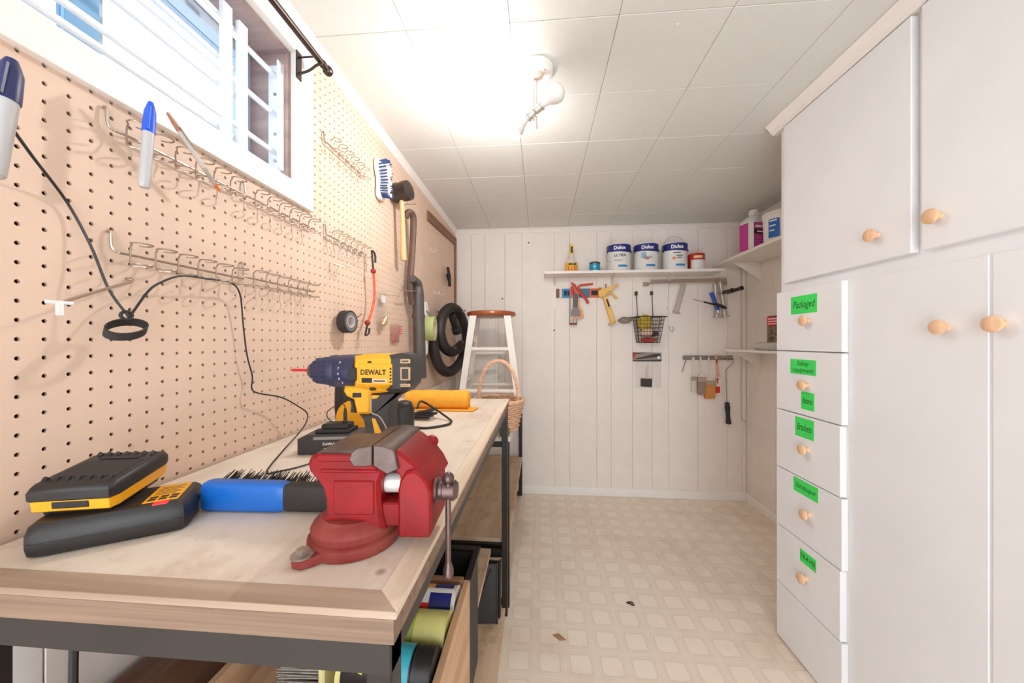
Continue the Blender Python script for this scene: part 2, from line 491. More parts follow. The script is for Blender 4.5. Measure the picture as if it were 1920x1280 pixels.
# unseen wall behind the camera; wide opening added to let fill daylight in
wall_front = struct(MB().box(-7, 1, FRONT_Y - 6, FRONT_Y, 0, CEIL_Z + 0.3).box(60, RIGHT_X + 6, FRONT_Y - 6, FRONT_Y, 0, CEIL_Z + 0.3).box(1, 60, FRONT_Y - 6, FRONT_Y, 82, CEIL_Z + 0.3).build('wall_front', WALLW))
# crown strips and baseboards
def crown(k=1.0): return [(0, 0), (1.25 * k, 0), (1.25 * k, -0.18 * k), (1.0 * k, -0.3 * k), (0.55 * k, -0.85 * k), (0.4 * k, -1.2 * k), (0.18 * k, -1.3 * k), (0.18 * k, -1.55 * k), (0, -1.55 * k)]
c1 = MB().prism([(x - 0.2, CEIL_Z - 0.02 + z) for x, z in crown(0.9)], FRONT_Y, BACK_Y, 'xz')
struct(c1.build('trim_1', TRIMW))
c2 = MB().prism([(BACK_Y - y, CEIL_Z - 0.02 + z) for y, z in crown(0.9)], 0.0, RIGHT_X, 'yz')
struct(c2.build('trim_2', TRIMW))
c3 = MB().prism([(RIGHT_X - x, CEIL_Z - 0.02 + z) for x, z in crown(0.9)], 60.5, BACK_Y, 'xz')
struct(c3.build('trim_3', TRIMW))
bb = [(0, 0), (0.45, 0), (0.45, 1.7), (0.32, 2.1), (0.15, 2.4), (0, 2.4)]
struct(MB().prism([(BACK_Y - a, b + 0.02) for a, b in bb], 0.0, RIGHT_X, 'yz').build('baseboard_back', TRIMW))
struct(MB().prism([(RIGHT_X - a, b + 0.02) for a, b in bb], 60.5, BACK_Y - 0.4, 'xz').build('baseboard_right', TRIMW))

# ------------------------------------------------------------------ pegboard with real holes
def pegboard():
    vs, fs = [], []
    H = 0.125; o8 = [(-.5, -.5), (0, -.5), (.5, -.5), (.5, 0), (.5, .5), (0, .5), (-.5, .5), (-.5, 0)]
    i8 = [(H * math.cos(a), H * math.sin(a)) for a in [math.radians(225 + 45 * k) for k in range(8)]]
    for k in range(-50, 92):
        y = 15.98 + k
        for j in range(-11, 35):
            z = 47.92 + j
            if 0.5 < y < 39.2 and z > 63.0: continue
            b = len(vs)
            vs += [(0, y + a, z + c) for a, c in o8] + [(0, y + a, z + c) for a, c in i8] + [(-0.2, y + a, z + c) for a, c in i8]
            for q in range(8):
                r = (q + 1) % 8
                fs.append((b + q, b + r, b + 8 + r, b + 8 + q))
                fs.append((b + 8 + q, b + 8 + r, b + 16 + r, b + 16 + q))
    me = bpy.data.meshes.new('pegboard')
    me.from_pydata([(x * S, (y - 40) * S, (z - 36) * S) for x, y, z in vs], [], fs)
    me.materials.append(PEG)
    o = bpy.data.objects.new('pegboard', me); COL.objects.link(o); o.location = (0, 40 * S, 36 * S)
    tag(o, 'tan perforated pegboard covering the left wall around the window', 'pegboard')
    ROOTM[o.name] = Matrix.Translation((0, 40, 36))
    return o
pb = pegboard()
MB().box(-0.2, 0.06, 38.9, 39.5, 63.2, 82.3).build('sawn_edge', PEGEDGE, pb, world=True)
MB().box(-0.2, 0.0, 107.48, 109.9, 36.4, 82.4).build('filler_strip', PEG, pb, world=True)
mb = MB().prism([(81.6, 76.9), (108.3, 78.4), (108.3, 80.6), (81.6, 79.2)], 0.0, 0.5, 'yz'); mb.build('batten', WOOD('batten_wood', (120, 82, 60), (150, 106, 80), 1), pb, world=True)
MB().box(0.0, 0.5, 108.4, 109.6, 56, 80.8).build('batten', MATS['batten_wood'], pb, world=True)

# ------------------------------------------------------------------ window
wt = MB()
wt.box(-0.3, 0.55, 0.6, 38.95, 63.0, WIN_Z0, 0.04)
trim4 = struct(wt.build('trim_4', TRIMW))
for bx in ((-0.3, 0.55, WIN_Y1, 38.95, WIN_Z0, 81.9), (-0.3, 0.55, 0.6, WIN_Y0, WIN_Z0, 81.9), (-0.3, 0.55, WIN_Y0, WIN_Y1, WIN_Z1, 81.9)):
    t = MB().box(*bx, 0.04); ti = Vector(trim4.location) / S; t.v = [p - ti for p in t.v]
    q = bpy.data.objects.new('casing_board', t.mesh('casing_board', TRIMW)); COL.objects.link(q); q.parent = trim4
JAMB = WOOD('jamb_wood', (150, 128, 124), (186, 160, 150), axis=0, scale=9, rough=0.5)
win = bpy.data.objects.new('window_1', None); COL.objects.link(win); win.location = (-4 * S, 20 * S, WIN_Z0 * S); struct(win)
ROOTM['window_1'] = Matrix.Translation((-4, 20, WIN_Z0))
MB().box(-7, -0.3, WIN_Y1 - 0.35, WIN_Y1, WIN_Z0, WIN_Z1).build('jamb', JAMB, win, world=True)
MB().box(-7, -0.3, WIN_Y0, WIN_Y0 + 0.35, WIN_Z0, WIN_Z1).build('jamb', JAMB, win, world=True)
MB().box(-7, -0.3, WIN_Y0 + 0.35, WIN_Y1 - 0.35, WIN_Z1 - 0.35, WIN_Z1).build('head', JAMB, win, world=True)
MB().box(-7, -0.3, WIN_Y0 + 0.35, WIN_Y1 - 0.35, WIN_Z0, WIN_Z0 + 0.35).build('sill', TRIMW, win, world=True)
VIN = M('window_vinyl', (196, 205, 216), 0.4, var=0.04)
fr = MB(); a0, a1, b0, b1 = WIN_Y0 + 0.35, WIN_Y1 - 0.35, WIN_Z0 + 0.35, WIN_Z1 - 0.35
fr.box(-6.6, -4.6, a1 - 1.3, a1, b0, b1, 0.06).box(-6.6, -4.6, a0, a0 + 1.3, b0, b1, 0.06).box(-6.6, -4.6, a0 + 1.3, a1 - 1.3, b0, b0 + 1.1, 0.06).box(-6.6, -4.6, a0 + 1.3, a1 - 1.3, b1 - 1.1, b1, 0.06)
fr.build('window_frame', VIN, win, world=True)
BLUEV = M('sash_blue', (128, 172, 204), 0.35, var=0.05)
MB().box(-5.6, -4.9, 21.0, 22.9, b0 + 1.0, b1 - 1.0, 0.05).build('meeting_stile', BLUEV, win, world=True)
MB().box(-6.3, -5.6, 22.4, 23.6, b0 + 1.0, b1 - 1.0, 0.05).build('meeting_stile', VIN, win, world=True)
GL = CLEAR('window_glass', (200, 206, 212), 0.05, 0.02, 0.0)
MB().box(-5.3, -5.2, a0 + 1.3, 21.0, b0 + 1.1, b1 - 1.1).build('pane', GL, win, world=True)
MB().box(-6.0, -5.9, 23.6, a1 - 1.3, b0 + 1.1, b1 - 1.1).build('pane', GL, win, world=True)

# security bars across the opening
bars = thing('security_bars', 'white painted sliding security bars across the basement window', 'window bars', (-1.5, 20, 67.0))
BARW = M('bar_white', (232, 234, 238), 0.4, var=0.03)
for i, z in enumerate((68.2, 72.3, 76.5)):
    MB().cyl((-1.5, 16, z), (-1.5, 35.8, z), 0.26, n=12).build('bar', BARW, bars, world=True)
for i, z in enumerate((67.2, 71.2, 73.6, 77.4)):
    MB().cyl((-1.95, 3.9, z), (-1.95, 31.6, z), 0.26, n=12).build('bar', BARW, bars, world=True)
for y, z0, z1 in ((29.6, 66.2, 78.6), (31.3, 66.0, 78.3)):
    MB().box(-1.75, -1.3, y - 0.5, y + 0.5, z0, z1, 0.05).build('flat_bracket', BARW, bars, world=True)
fb = MB().box(-2.4, -0.7, 35.65, 35.85, 66.3, 77.8, 0.03).box(-0.85, -0.7, 34.9, 35.7, 66.3, 77.8, 0.03)
fo = fb.build('end_flange', BARW, bars, world=True)
for z in (67.4, 70.3, 74.6):
    MB().cyl((-1.6, 35.68, z), (-1.6, 35.55, z), 0.17, n=8).build('screw', STEEL, fo, world=True)

# curtain rod
cr = thing('curtain_rod', 'dark bronze curtain rod with ball finial above the window', 'curtain rod', (3, 20, 78.5))
BRONZE = M('bronze', (74, 62, 56), 0.35, metal=0.7, var=0.1)
MB().cyl((3.0, 2, 78.6), (3.0, 36.9, 78.6), 0.34, n=14).build('rod', BRONZE, cr, world=True)
MB().lathe([(0.34, 0), (0.42, 0.05), (0.42, 0.35), (0.33, 0.45), (0.33, 0.75), (0.48, 0.85), (0.56, 1.1), (0.5, 1.4), (0.3, 1.55), (0.001, 1.6)], 16, (3.0, 36.7, 78.6), (0, 1, 0)).build('finial', BRONZE, cr, world=True)
br = MB().box(0.55, 0.7, 35.9, 36.7, 76.6, 79.6, 0.03).tube([(0.6, 36.3, 77.2), (1.8, 36.3, 77.5), (2.7, 36.3, 78.05), (3.3, 36.3, 78.1)], 0.13, 8, 4).tube([(0.6, 36.3, 79.0), (2.0, 36.3, 79.0), (3.0, 36.3, 79.0)], 0.1, 8)
br.build('bracket', BRONZE, cr, world=True)

# ------------------------------------------------------------------ ceiling lamp (its bulb lights the room)
LX, LY = 26.5, 45.7
lamp = thing('ceiling_lamp', 'white ceiling lamp with two bulbs on a hanging stem, left bulb lit', 'lamp', (LX, LY, CEIL_Z))
LAMPW = M('lamp_white', (236, 232, 226), 0.4, var=0.02)
NICK = M('lamp_metal', (206, 196, 188), 0.35, metal=0.5, var=0.06)
base = MB().lathe([(2.3, 0.1), (2.3, -0.55), (2.15, -0.8), (1.9, -0.9), (1.3, -0.85), (1.0, -0.75), (0.001, -0.75)], 32).build('canopy', LAMPW, lamp)
MB().lathe([(0.75, -0.75), (0.7, -1.1), (0.4, -1.3), (0.001, -1.32)], 16, (0.2, 0, 0)).build('socket_cover', M('lamp_cream', (228, 206, 182), 0.5), lamp)
st = MB().box(-0.32, -0.12, -0.2, 0.2, -6.6, -0.8, 0.03).box(0.28, 0.36, -0.15, 0.15, -5.0, -0.9, 0.02).cyl((0.12, 0, -0.8), (0.12, 0, -5.2), 0.07, n=8)
st.cyl((0.1, -0.1, -6.2), (0.1, -0.1, -7.6), 0.1, n=8).ball((0.1, -0.1, -7.6), 0.2, 8, 6)
st.build('stem', NICK, lamp)
ax = Vector((2.5, -0.9, 1.45)).normalized(); ctr = Vector((-0.1, -0.2, -5.6))
sk = MB()
for sg in (-1, 1):
    sk.lathe([(0.35, 0.0), (0.5, 0.15), (0.5, 0.9), (0.62, 1.0), (0.62, 1.15), (0.45, 1.2)], 16, ctr, ax * sg)
sk.build('socket', NICK, lamp)
BPROF = [(0.42, 1.1), (0.45, 1.5), (0.62, 2.0), (0.98, 2.5), (1.2, 3.05), (1.18, 3.5), (0.95, 3.95), (0.55, 4.25), (0.001, 4.35)]
bulb_on = bpy.data.materials.new('bulb_lit'); bulb_on.use_nodes = True
pp = bulb_on.node_tree.nodes['Principled BSDF']; pp.inputs['Emission Color'].default_value = (1.0, 0.985, 0.975, 1); pp.inputs['Emission Strength'].default_value = BULB_STRENGTH
pp.inputs['Base Color'].default_value = (0.95, 0.95, 0.93, 1)
MB().lathe(BPROF[4:], 20, ctr, -ax, cap=False).build('bulb', bulb_on, lamp, label='glowing white bulb')
MB().lathe(BPROF[:5], 20, ctr, -ax).build('added_bulb_collar', LAMPW, lamp)  # opaque neck added so the lit bulb throws less light on the ceiling
MB().lathe(BPROF, 20, ctr, ax).build('bulb', M('bulb_off', (236, 232, 228), 0.25, var=0), lamp, label='unlit frosted white bulb')
for x, y in ((-1.4, -0.8), (1.2, -1.1)):
    MB().cyl((x, y, -0.8), (x, y, -1.0), 0.12, n=8).build('screw', NICK, base)

# ------------------------------------------------------------------ cabinet wall on the right
CF, CC = 65.45, 66.25          # front of the doors, face of the carcass
CY1, CY0 = 60.0, 18.0
cab = thing('built_in_cabinet', 'tall white built-in cupboard wall with doors, drawers and wooden knobs', 'cabinet', (77, 40, 0))
MB().box(CC, RIGHT_X, CY0, CY1, 0.05, CEIL_Z - 0.05, 0.05).build('carcass', CABW, cab, world=True)
def knob(parent, y, z, r=0.72):
    k = MB().lathe([(0.36, 0), (0.34, 0.2), (0.36, 0.45), (0.62, 0.62), (0.74, 0.8), (0.7, 1.0), (0.45, 1.12), (0.001, 1.15)], 18, (CF - 0.01 if parent['_f'] else CC - 0.12, y, z), (-1, 0, 0))
    return k.build('knob', KNOBWOOD, parent, world=True)
def front(name, y0, y1, z0, z1, proud=True, tilt=0.0):
    x0 = CF if proud else CC - 0.13
    o = MB().box(x0, CC + (0 if proud else 0), y0, y1, z0, z1, 0.05)
    o = o.build(name, CABW, cab, world=True); o['_f'] = 1 if proud else 0
    return o
d = front('cupboard_door', 39.3, 58.2, 57.0, 81.6); p = RW(1645, 441, CF); knob(d, p.y, p.z)
d = front('cupboard_door', 19.4, 38.3, 57.0, 81.6); p = RW(1762, 405, CF); knob(d, p.y, p.z)
d = front('tall_door', 33.6, 47.3, 2.5, 55.4, False); p = RW(1778, 613, CC); knob(d, p.y, p.z)
d = front('tall_door', 19.4, 33.35, 2.5, 55.4, False); p = RW(1884, 607, CC); knob(d, p.y, p.z)
DZ = [55.7, 46.35, 37.0, 27.7, 18.4, 9.2, 0.4]
GREEN = M('green_tape', (62, 226, 96), 0.6, var=0.04)
tapes = {0: [('Packaged', 1483, 1532, 556, 585, 1.0)], 1: [('Safety\nequipment', 1482, 1530, 676, 700, 0.75), ('Batteries', 1502, 1527, 738, 766, 0.9)],
         2: [('Brackets', 1491, 1526, 787, 818, 0.9)], 3: [('Sandpaper', 1488, 1534, 905, 928, 0.9)], 4: [('TRAVEL', 1500, 1530, 1040, 1060, 0.9)]}
kpx = [(1503, 601), (1500, 722), (1501, 843), (1504, 965), (1499, 1084)]
dr = []
for i in range(6):
    o = front('drawer' if i < 5 else 'kick_panel', 47.6 + (0.25 if i in (2, 4) else 0), 59.85, DZ[i + 1] + 0.08, DZ[i] - 0.08)
    dr.append(o)
    if i < 5:
        p = RW(kpx[i][0], kpx[i][1], CF - 1.0); knob(o, p.y, p.z)
        for (s_, u0, u1, v0, v1, ts) in tapes[i]:
            pa = RW(u0, (v0 + v1) / 2, CF); pb_ = RW(u1, (v0 + v1) / 2, CF)
            hz = (v1 - v0) / 2 * 0.083 * 1.1
            zc = (pa.z + pb_.z) / 2; yc = (pa.y + pb_.y) / 2; hy = abs(pa.y - pb_.y) / 2
            tp = MB().box(CF - 0.015, CF, yc - hy, yc + hy, zc - hz, zc + hz).build('tape_label', GREEN, o, world=True, label='green masking tape label')
            text('handwriting', s_, hz * 1.15 * ts, M('marker_green_ink', (18, 70, 34), 0.6, var=0), o, (CF - 0.03, yc, zc), (0, -1, 0), (0, 0, 1), shear=0.25, world=True, wide=min(1.0, 2 * hy / (len(max(s_.split('\n'), key=len)) * 0.56 * hz * 1.15 * ts)))
cp = [(0, 0), (-1.15, 0), (-1.2, -0.15), (-0.95, -0.35), (-0.5, -0.8), (-0.32, -1.25), (-0.05, -1.35), (0, -1.6)]
cm = MB().prism([(CF + x, CEIL_Z - 0.03 + z) for x, z in cp] + [(CC + 0.05, CEIL_Z - 1.6), (CC + 0.05, CEIL_Z - 0.03)], CY0, CY1 + 0.9, 'xz')
cm.prism([(CY1 - x, CEIL_Z - 0.03 + z) for x, z in cp], CC, RIGHT_X, 'yz')
cm.build('crown_moulding', TRIMW, cab, world=True)
# ------------------------------------------------------------------ workbench and the lower shelving unit behind it
TZ = 37.7; TX1 = 21.7; TY0, TY1 = 12.6, 61.2
BOARD = WOOD('bench_ply', (214, 200, 184), (228, 215, 200), axis=1, scale=5, rough=0.6, squash=0.15, spots=(186, 158, 132))
EDGE = WOOD('bench_edge', (206, 184, 158), (232, 216, 196), axis=1, scale=9, rough=0.6, squash=0.05)
EDGEX = WOOD('bench_edge_x_dimmed', (150, 126, 104), (184, 162, 142), axis=0, scale=9, rough=0.6, squash=0.05)  # near strip coloured darker to offset the fill light on its front
PLYSHELF = WOOD('shelf_ply', (206, 176, 144), (224, 200, 172), axis=1, scale=5, rough=0.6, squash=0.1, spots=(150, 112, 80))
PLYEDGE = WOOD('ply_layers', (112, 88, 70), (146, 120, 100), axis=0, scale=40, squash=0.02)
bench = thing('workbench', 'long workbench with dusty plywood top and black steel frame along pegboard', 'workbench', (11, 37, 0))
top = MB().box(0.35, TX1 - 1.1, TY0 + 1.1, TY1, TZ - 0.3, TZ - 0.03, 0.03).build('table_top', BOARD, bench, world=True)
MB().prism([(TX1 - 1.1, TY0 + 1.1), (TX1, TY0), (TX1, TY1), (TX1 - 1.1, TY1)], TZ - 0.3, TZ, 'xy', 0.03).build('edge_strip', EDGE, top, world=True)
MB().prism([(0.35, TY0), (TX1, TY0), (TX1 - 1.1, TY0 + 1.1), (0.35, TY0 + 1.1)], TZ - 0.3, TZ, 'xy', 0.02).build('edge_strip', EDGEX, top, world=True)
MB().box(0.35, TX1 - 0.1, TY0 + 0.02, TY1, TZ - 1.25, TZ - 0.31).build('sub_board', PLYEDGE, top, world=True)
RAIL = M('rail_grey', (52, 46, 42), 0.45, metal=0.3, var=0.1)
L0, L1 = 12.75, 61.2
def leg(x, y, z1, name='leg', par=bench, z0=0.0, w=1.0): return MB().box(x, x + w, y, y + w, z0, z1, 0.06).build(name, BLACKMETAL, par, world=True)
leg(TX1 - 1.25, L0, TZ - 1.26); leg(TX1 - 1.25, L1 - 1.0, TZ - 1.26); leg(2.6, L0, TZ - 1.26); leg(2.6, L1 - 1.0, TZ - 1.26)
def rail(x0, x1, y0, y1, z0, z1, par=bench, m=None): return MB().box(x0, x1, y0, y1, z0, z1, 0.05).build('rail', m or BLACKMETAL, par, world=True)
rail(0.6, TX1 - 0.25, L0 - 0.02, L0 + 0.98, TZ - 2.55, TZ - 1.26, m=RAIL); rail(2.6, TX1 - 0.25, L1 - 1, L1, TZ - 2.3, TZ - 1.26)
rail(TX1 - 1.25, TX1 - 0.25, L0 + 1, L1 - 1, TZ - 2.3, TZ - 1.26, m=RAIL); rail(2.6, 3.6, L0 + 1, L1 - 1, TZ - 2.3, TZ - 1.26)
for y in (L0, L1 - 1): rail(3.6, TX1 - 1.25, y, y + 1, 10.2, 11.2); rail(3.6, TX1 - 1.25, y, y + 1, 0.05, 1.05)
MB().box(1.2, 18.6, L0 + 0.2, L1 - 1.4, 11.2, 11.95, 0.03).build('shelf', PLYSHELF, bench, world=True)
MB().box(1.2, TX1 - 0.6, L0 + 1.2, L1 - 0.2, 1.06, 1.5, 0.03).build('shelf', PLYSHELF, bench, world=True)

U0, U1 = 62.2, 108.8; UZ = 30.6; UX1 = 21.9
unit = thing('shelving_unit', 'lower black framed shelving unit with plywood shelves in the back corner', 'shelving', (11, 85, 0))
MB().box(0.6, UX1, U0, U1, UZ - 0.75, UZ, 0.03).build('shelf', BOARD, unit, world=True)
MB().box(0.9, UX1 - 0.3, U0 + 0.6, U1 - 0.4, 11.4, 12.1, 0.03).build('shelf', PLYSHELF, unit, world=True)
for y in (U0, U1 - 1.1):
    for x in (1.0, UX1 - 1.3):
        leg(x, y, UZ - 0.76, par=unit)
    for z in (UZ - 1.8, 10.4, 0.05): rail(2.0, UX1 - 1.3, y, y + 1.0, z, z + 1.0, unit)

# ------------------------------------------------------------------ bench vise
RED = M('vise_red', (150, 4, 12), 0.45, var=0.16, vscale=18, bump=0.12, bscale=120, spec=0.35, col2=(116, 6, 12))
REDDUST = M('vise_red_dusty', (120, 24, 24), 0.6, var=0.2, vscale=14, bump=0.15, bscale=120, col2=(150, 72, 62))
JAW = M('jaw_steel', (118, 106, 102), 0.45, metal=0.7, var=0.15, vscale=30, col2=(92, 70, 60))
DSTEEL = M('dark_steel', (104, 84, 80), 0.35, metal=0.8, var=0.15)
vise = thing('bench_vise', 'red cast bench vise bolted to the front corner of the workbench', 'vise', (18.95, 18.2, TZ), 3)
BC = (-1.4, -0.9)
b = MB().lathe([(2.15, 0.0), (2.2, 0.1), (2.18, 0.5), (2.0, 0.62), (0.001, 0.62)], 36, (*BC, 0))
LUG = (238, 60)
for a in LUG:
    b.T = Matrix.Translation((*BC, 0)) @ Matrix.Rotation(math.radians(a), 4, 'Z')
    b.prism([(1.2, -0.85), (2.5, -0.6), (2.9, -0.4), (3.05, 0), (2.9, 0.4), (2.5, 0.6), (1.2, 0.85)], 0.0, 0.42, 'xy', 0.08)
b.T = Matrix.Identity(4)
bo = b.build('swivel_base', REDDUST, vise)
for a in LUG:
    x, y = BC[0] + 2.6 * math.cos(math.radians(a)), BC[1] + 2.6 * math.sin(math.radians(a))
    q = MB().lathe([(0.5, 0.42), (0.5, 0.5), (0.22, 0.5)], 18, (x, y, 0)).lathe([(0.28, 0.5), (0.28, 0.72), (0.1, 0.74), (0.001, 0.74)], 6, (x, y, 0))
    q.build('bolt', STEEL, bo)
MB().lathe([(2.0, 0.62), (2.05, 0.95), (1.95, 1.15), (1.7, 1.3), (1.5, 1.45)], 36, (*BC, 0)).build('turntable', REDDUST, vise)
prof = [(-2.9, 4.62), (-3.15, 4.5), (-3.3, 4.15), (-3.2, 3.75), (-2.85, 3.35), (-2.55, 2.95), (-2.4, 2.4), (-2.4, 1.8), (-2.65, 1.35), (-2.7, 1.0), (0.55, 1.0), (0.4, 1.6), (0.3, 2.4), (0.3, 3.3), (0.45, 3.7), (0.4, 4.0), (-0.2, 4.35), (-0.9, 4.4), (-1.0, 4.62)]
bd = MB().prism(prof, -2.0, 1.6, 'xz', 0.18).build('fixed_jaw', RED, vise)
MB().box(-2.75, -0.95, -1.9, 1.55, 4.56, 4.74, 0.05).build('anvil_top', JAW, bd)
MB().box(-2.75, -0.9, -2.1, -1.9, 4.3, 4.66, 0.06).build('jaw_rib', RED, bd)
MB().box(-2.6, 0.2, -2.06, -1.9, 3.75, 3.95, 0.06).build('jaw_rib', RED, bd)
MB().box(-1.95, 0.05, -2.07, -1.95, 1.75, 3.4, 0.06).build('side_panel', RED, bd)
MB().prism([(-1.15, 4.45), (-1.0, 4.8), (-0.75, 5.0), (-0.03, 5.12), (-0.03, 4.15), (-0.3, 4.1), (-0.9, 4.1)], -2.15, 2.15, 'xz', 0.05).build('jaw_plate', JAW, bd)
mv = MB().prism([(0.6, 4.95), (1.25, 4.75), (1.95, 4.2), (2.5, 3.5), (2.8, 2.9), (1.45, 2.9), (1.2, 3.6), (0.65, 4.2)], -1.95, 2.05, 'xz', 0.14)
mv.prism([(1.25, 0.9), (1.4, 0.75), (2.7, 0.75), (2.82, 0.9), (2.82, 2.9), (2.62, 3.4), (2.3, 3.8), (1.95, 3.95), (1.6, 3.85), (1.35, 3.5), (1.25, 3.0)], -2.2, 1.0, 'xz', 0.1)
mj = mv.build('moving_jaw', RED, vise)
MB().ball((1.75, 2.05, 4.15), 0.36, 12, 8, (1.2, 1.0, 1.0)).build('jaw_ear', RED, mj)
MB().prism([(0.03, 5.12), (0.55, 5.1), (0.95, 4.95), (1.05, 4.82), (1.15, 4.4), (1.25, 4.0), (0.7, 3.75), (0.03, 4.15)], -2.15, 2.15, 'xz', 0.05).build('jaw_plate', JAW, mj)
MB().cyl((-0.2, -1.0, 2.95), (1.5, -1.0, 2.95), 0.5, n=18).build('screw_sleeve', M('screw_bright', (226, 222, 216), 0.3, metal=0.3), vise)
MB().box(-0.2, 1.6, -1.75, 0.6, 1.05, 2.2, 0.08).build('slide_bar', RED, vise)
MB().lathe([(0.62, 2.78), (0.62, 2.92), (0.45, 3.0), (0.45, 3.15), (0.5, 3.2), (0.5, 3.75), (0.38, 3.9), (0.001, 3.92)], 22, (0, -1.1, 2.6), (1, 0, 0)).build('spindle', DSTEEL, vise)
h = MB().cyl((3.48, -1.35, 3.2), (3.48, -1.35, -1.3), 0.14, n=12).ball((3.48, -1.35, 3.3), 0.3, 14, 8)
h.lathe([(0.14, 0.5), (0.2, 0.3), (0.27, 0.1), (0.27, -0.15), (0.15, -0.3), (0.001, -0.32)], 14, (3.48, -1.35, -1.35))
h.build('handle', DSTEEL, vise)

# ------------------------------------------------------------------ cordless drill, standing on its battery, nose to the wall
drill = thing('cordless_drill', 'yellow and black cordless drill with red bit standing behind the vise', 'drill', (14.8, 24.3, TZ))
CHARC = M('drill_charcoal', (52, 47, 45), 0.5, var=0.12, bump=0.1, bscale=400)
NAVY = M('drill_navy', (44, 46, 74), 0.42, var=0.12)
k = 0.0374
def D(u, v): return ((u - 690) * k, (910 - v) * k)
axz = D(0, 697)[1]
MB().lathe([(0.001, D(527, 0)[0]), (0.05, D(528, 0)[0]), (0.1, D(533, 0)[0]), (0.1, D(575, 0)[0])], 8, (0, 0, axz + 0.03), (1, 0, 0)).build('drill_bit', M('bit_red', (200, 28, 30), 0.4), drill)
ch = MB().lathe([(0.3, D(567, 0)[0]), (0.5, D(570, 0)[0]), (0.62, D(575, 0)[0]), (0.66, D(578, 0)[0])], 24, (0, 0, axz), (1, 0, 0)).build('chuck_nose', M('nose_metal', (122, 100, 92), 0.35, metal=0.7), drill)
cb = MB().lathe([(0.66, D(577, 0)[0]), (0.8, D(582, 0)[0]), (0.93, D(592, 0)[0]), (0.98, D(612, 0)[0])], 28, (0, 0, axz), (1, 0, 0))
for j in range(14):
    a = 2 * math.pi * j / 14
    cb.cyl((D(584, 0)[0], 0.85 * math.cos(a), axz + 0.85 * math.sin(a)), (D(612, 0)[0], 0.98 * math.cos(a), axz + 0.98 * math.sin(a)), 0.08, n=6)
cb.build('chuck', NAVY, drill)
col_ = MB().lathe([(0.98, D(611, 0)[0]), (1.14, D(615, 0)[0]), (1.18, D(622, 0)[0]), (1.1, D(630, 0)[0]), (1.16, D(633, 0)[0]), (1.2, D(655, 0)[0]), (1.2, D(672, 0)[0])], 30, (0, 0, axz), (1, 0, 0))
co = col_.build('torque_collar', NAVY, drill)
for i, (u, v, t) in enumerate(((646, 679, '0'), (645, 690, '7'), (645, 700, '4'), (646, 709, '6'), (650, 717, '3'))):
    x, z = D(u, v)
    yy = -math.sqrt(max(0.05, 1.23 ** 2 - (z - axz) ** 2))
    text('dial_number', t, 0.24, WHITEINK, co, (x, yy - 0.03, z), (1, 0, 0), (0, -(z - axz) * -0.6, 1))
MB().box(D(664, 0)[0], D(680, 0)[0], -1.24, -0.6, D(0, 713)[1], D(0, 688)[1], 0.08).build('selector', BLACKPL, drill)
hs = [D(668, 690), D(672, 667), D(690, 664), D(730, 663), D(752, 667), D(752, 722), D(738, 728), D(700, 730), D(672, 726)]
ho = MB().prism(hs, -1.12, 1.12, 'xz', 0.3).build('housing', YELLOW, drill)
gp = [D(648, 722), D(738, 724), D(733, 735), D(700, 738), D(700, 770), D(696, 777), D(672, 777), D(666, 750), D(652, 744), D(646, 735)]
MB().prism(gp, -0.72, 0.72, 'xz', 0.18).build('trigger_housing', YELLOW, drill)
rc = [D(738, 665), D(760, 661), D(776, 664), D(785, 676), D(787, 700), D(783, 720), D(770, 734), D(742, 736), D(732, 730), D(738, 722)]
rr = MB().prism(rc, -1.16, 1.16, 'xz', 0.32).build('motor_cap', CHARC, drill)
for z0, z1 in ((672, 680), (687, 711), (717, 723)):
    a = D(763, z1); c = D(783, z0)
    MB().box(a[0], c[0] - 0.05, -1.2, -1.1, a[1], c[1], 0.03).build('vent_frame', M('vent_tan', (196, 160, 116), 0.5), rr)
    MB().box(a[0] + 0.12, c[0] - 0.17, -1.23, -1.12, a[1] + 0.1, c[1] - 0.1).build('vent_slot', CHARC, rr)
gr = [D(694, 738), D(734, 734), D(770, 734), D(752, 742), D(742, 752), D(739, 775), D(741, 800), D(748, 830), D(752, 852), D(686, 852), D(688, 815), D(684, 790), D(674, 777), D(696, 775)]
gb = MB().prism(gr, -0.66, 0.66, 'xz', 0.22).build('grip', CHARC, drill)
MB().prism([D(702, 784), D(709, 785), D(722, 812), D(726, 832), D(712, 832)], -0.7, -0.55, 'xz', 0.03).build('grip_insert', YELLOW, gb)
MB().prism([D(702, 741), D(718, 741), D(712, 747), D(703, 748)], -0.7, -0.55, 'xz', 0.02).build('grip_insert', YELLOW, gb)
MB().tube([(p[0], -0.67, p[1]) for p in (D(701, 742), D(701, 770), D(703, 775), D(716, 780), D(727, 795), D(738, 820), D(742, 836))], 0.05, 6, 4).build('seam', M('seam_grey', (176, 160, 146), 0.5), gb)
tg = [D(652, 747), D(664, 752), D(667, 768), D(668, 777), D(655, 776), D(657, 762)]
MB().prism(tg, -0.42, 0.42, 'xz', 0.1).build('trigger', BLACKPL, drill)
bt = MB().prism([D(640, 852), D(752, 850), D(760, 862), D(760, 908), D(640, 908), D(632, 880)], -1.35, 1.35, 'xz', 0.15).build('battery', BLACKPL, drill)
MB().box(*[c for c in (D(640, 0)[0], D(755, 0)[0])], -1.2, 1.2, D(0, 856)[1], D(0, 848)[1], 0.05).build('battery_band', YELLOW, bt)
MB().box(D(684, 0)[0], D(748, 0)[0], -1.2, -1.05, D(0, 720)[1], D(0, 681)[1], 0.05).build('name_plate', YELLOW, ho)
text('lettering', 'DEWALT', 0.5, INK, ho, (D(712, 0)[0], -1.215, D(0, 697)[1]), (1, 0, 0), (0, 0, 1), bold=0.03, wide=0.9)
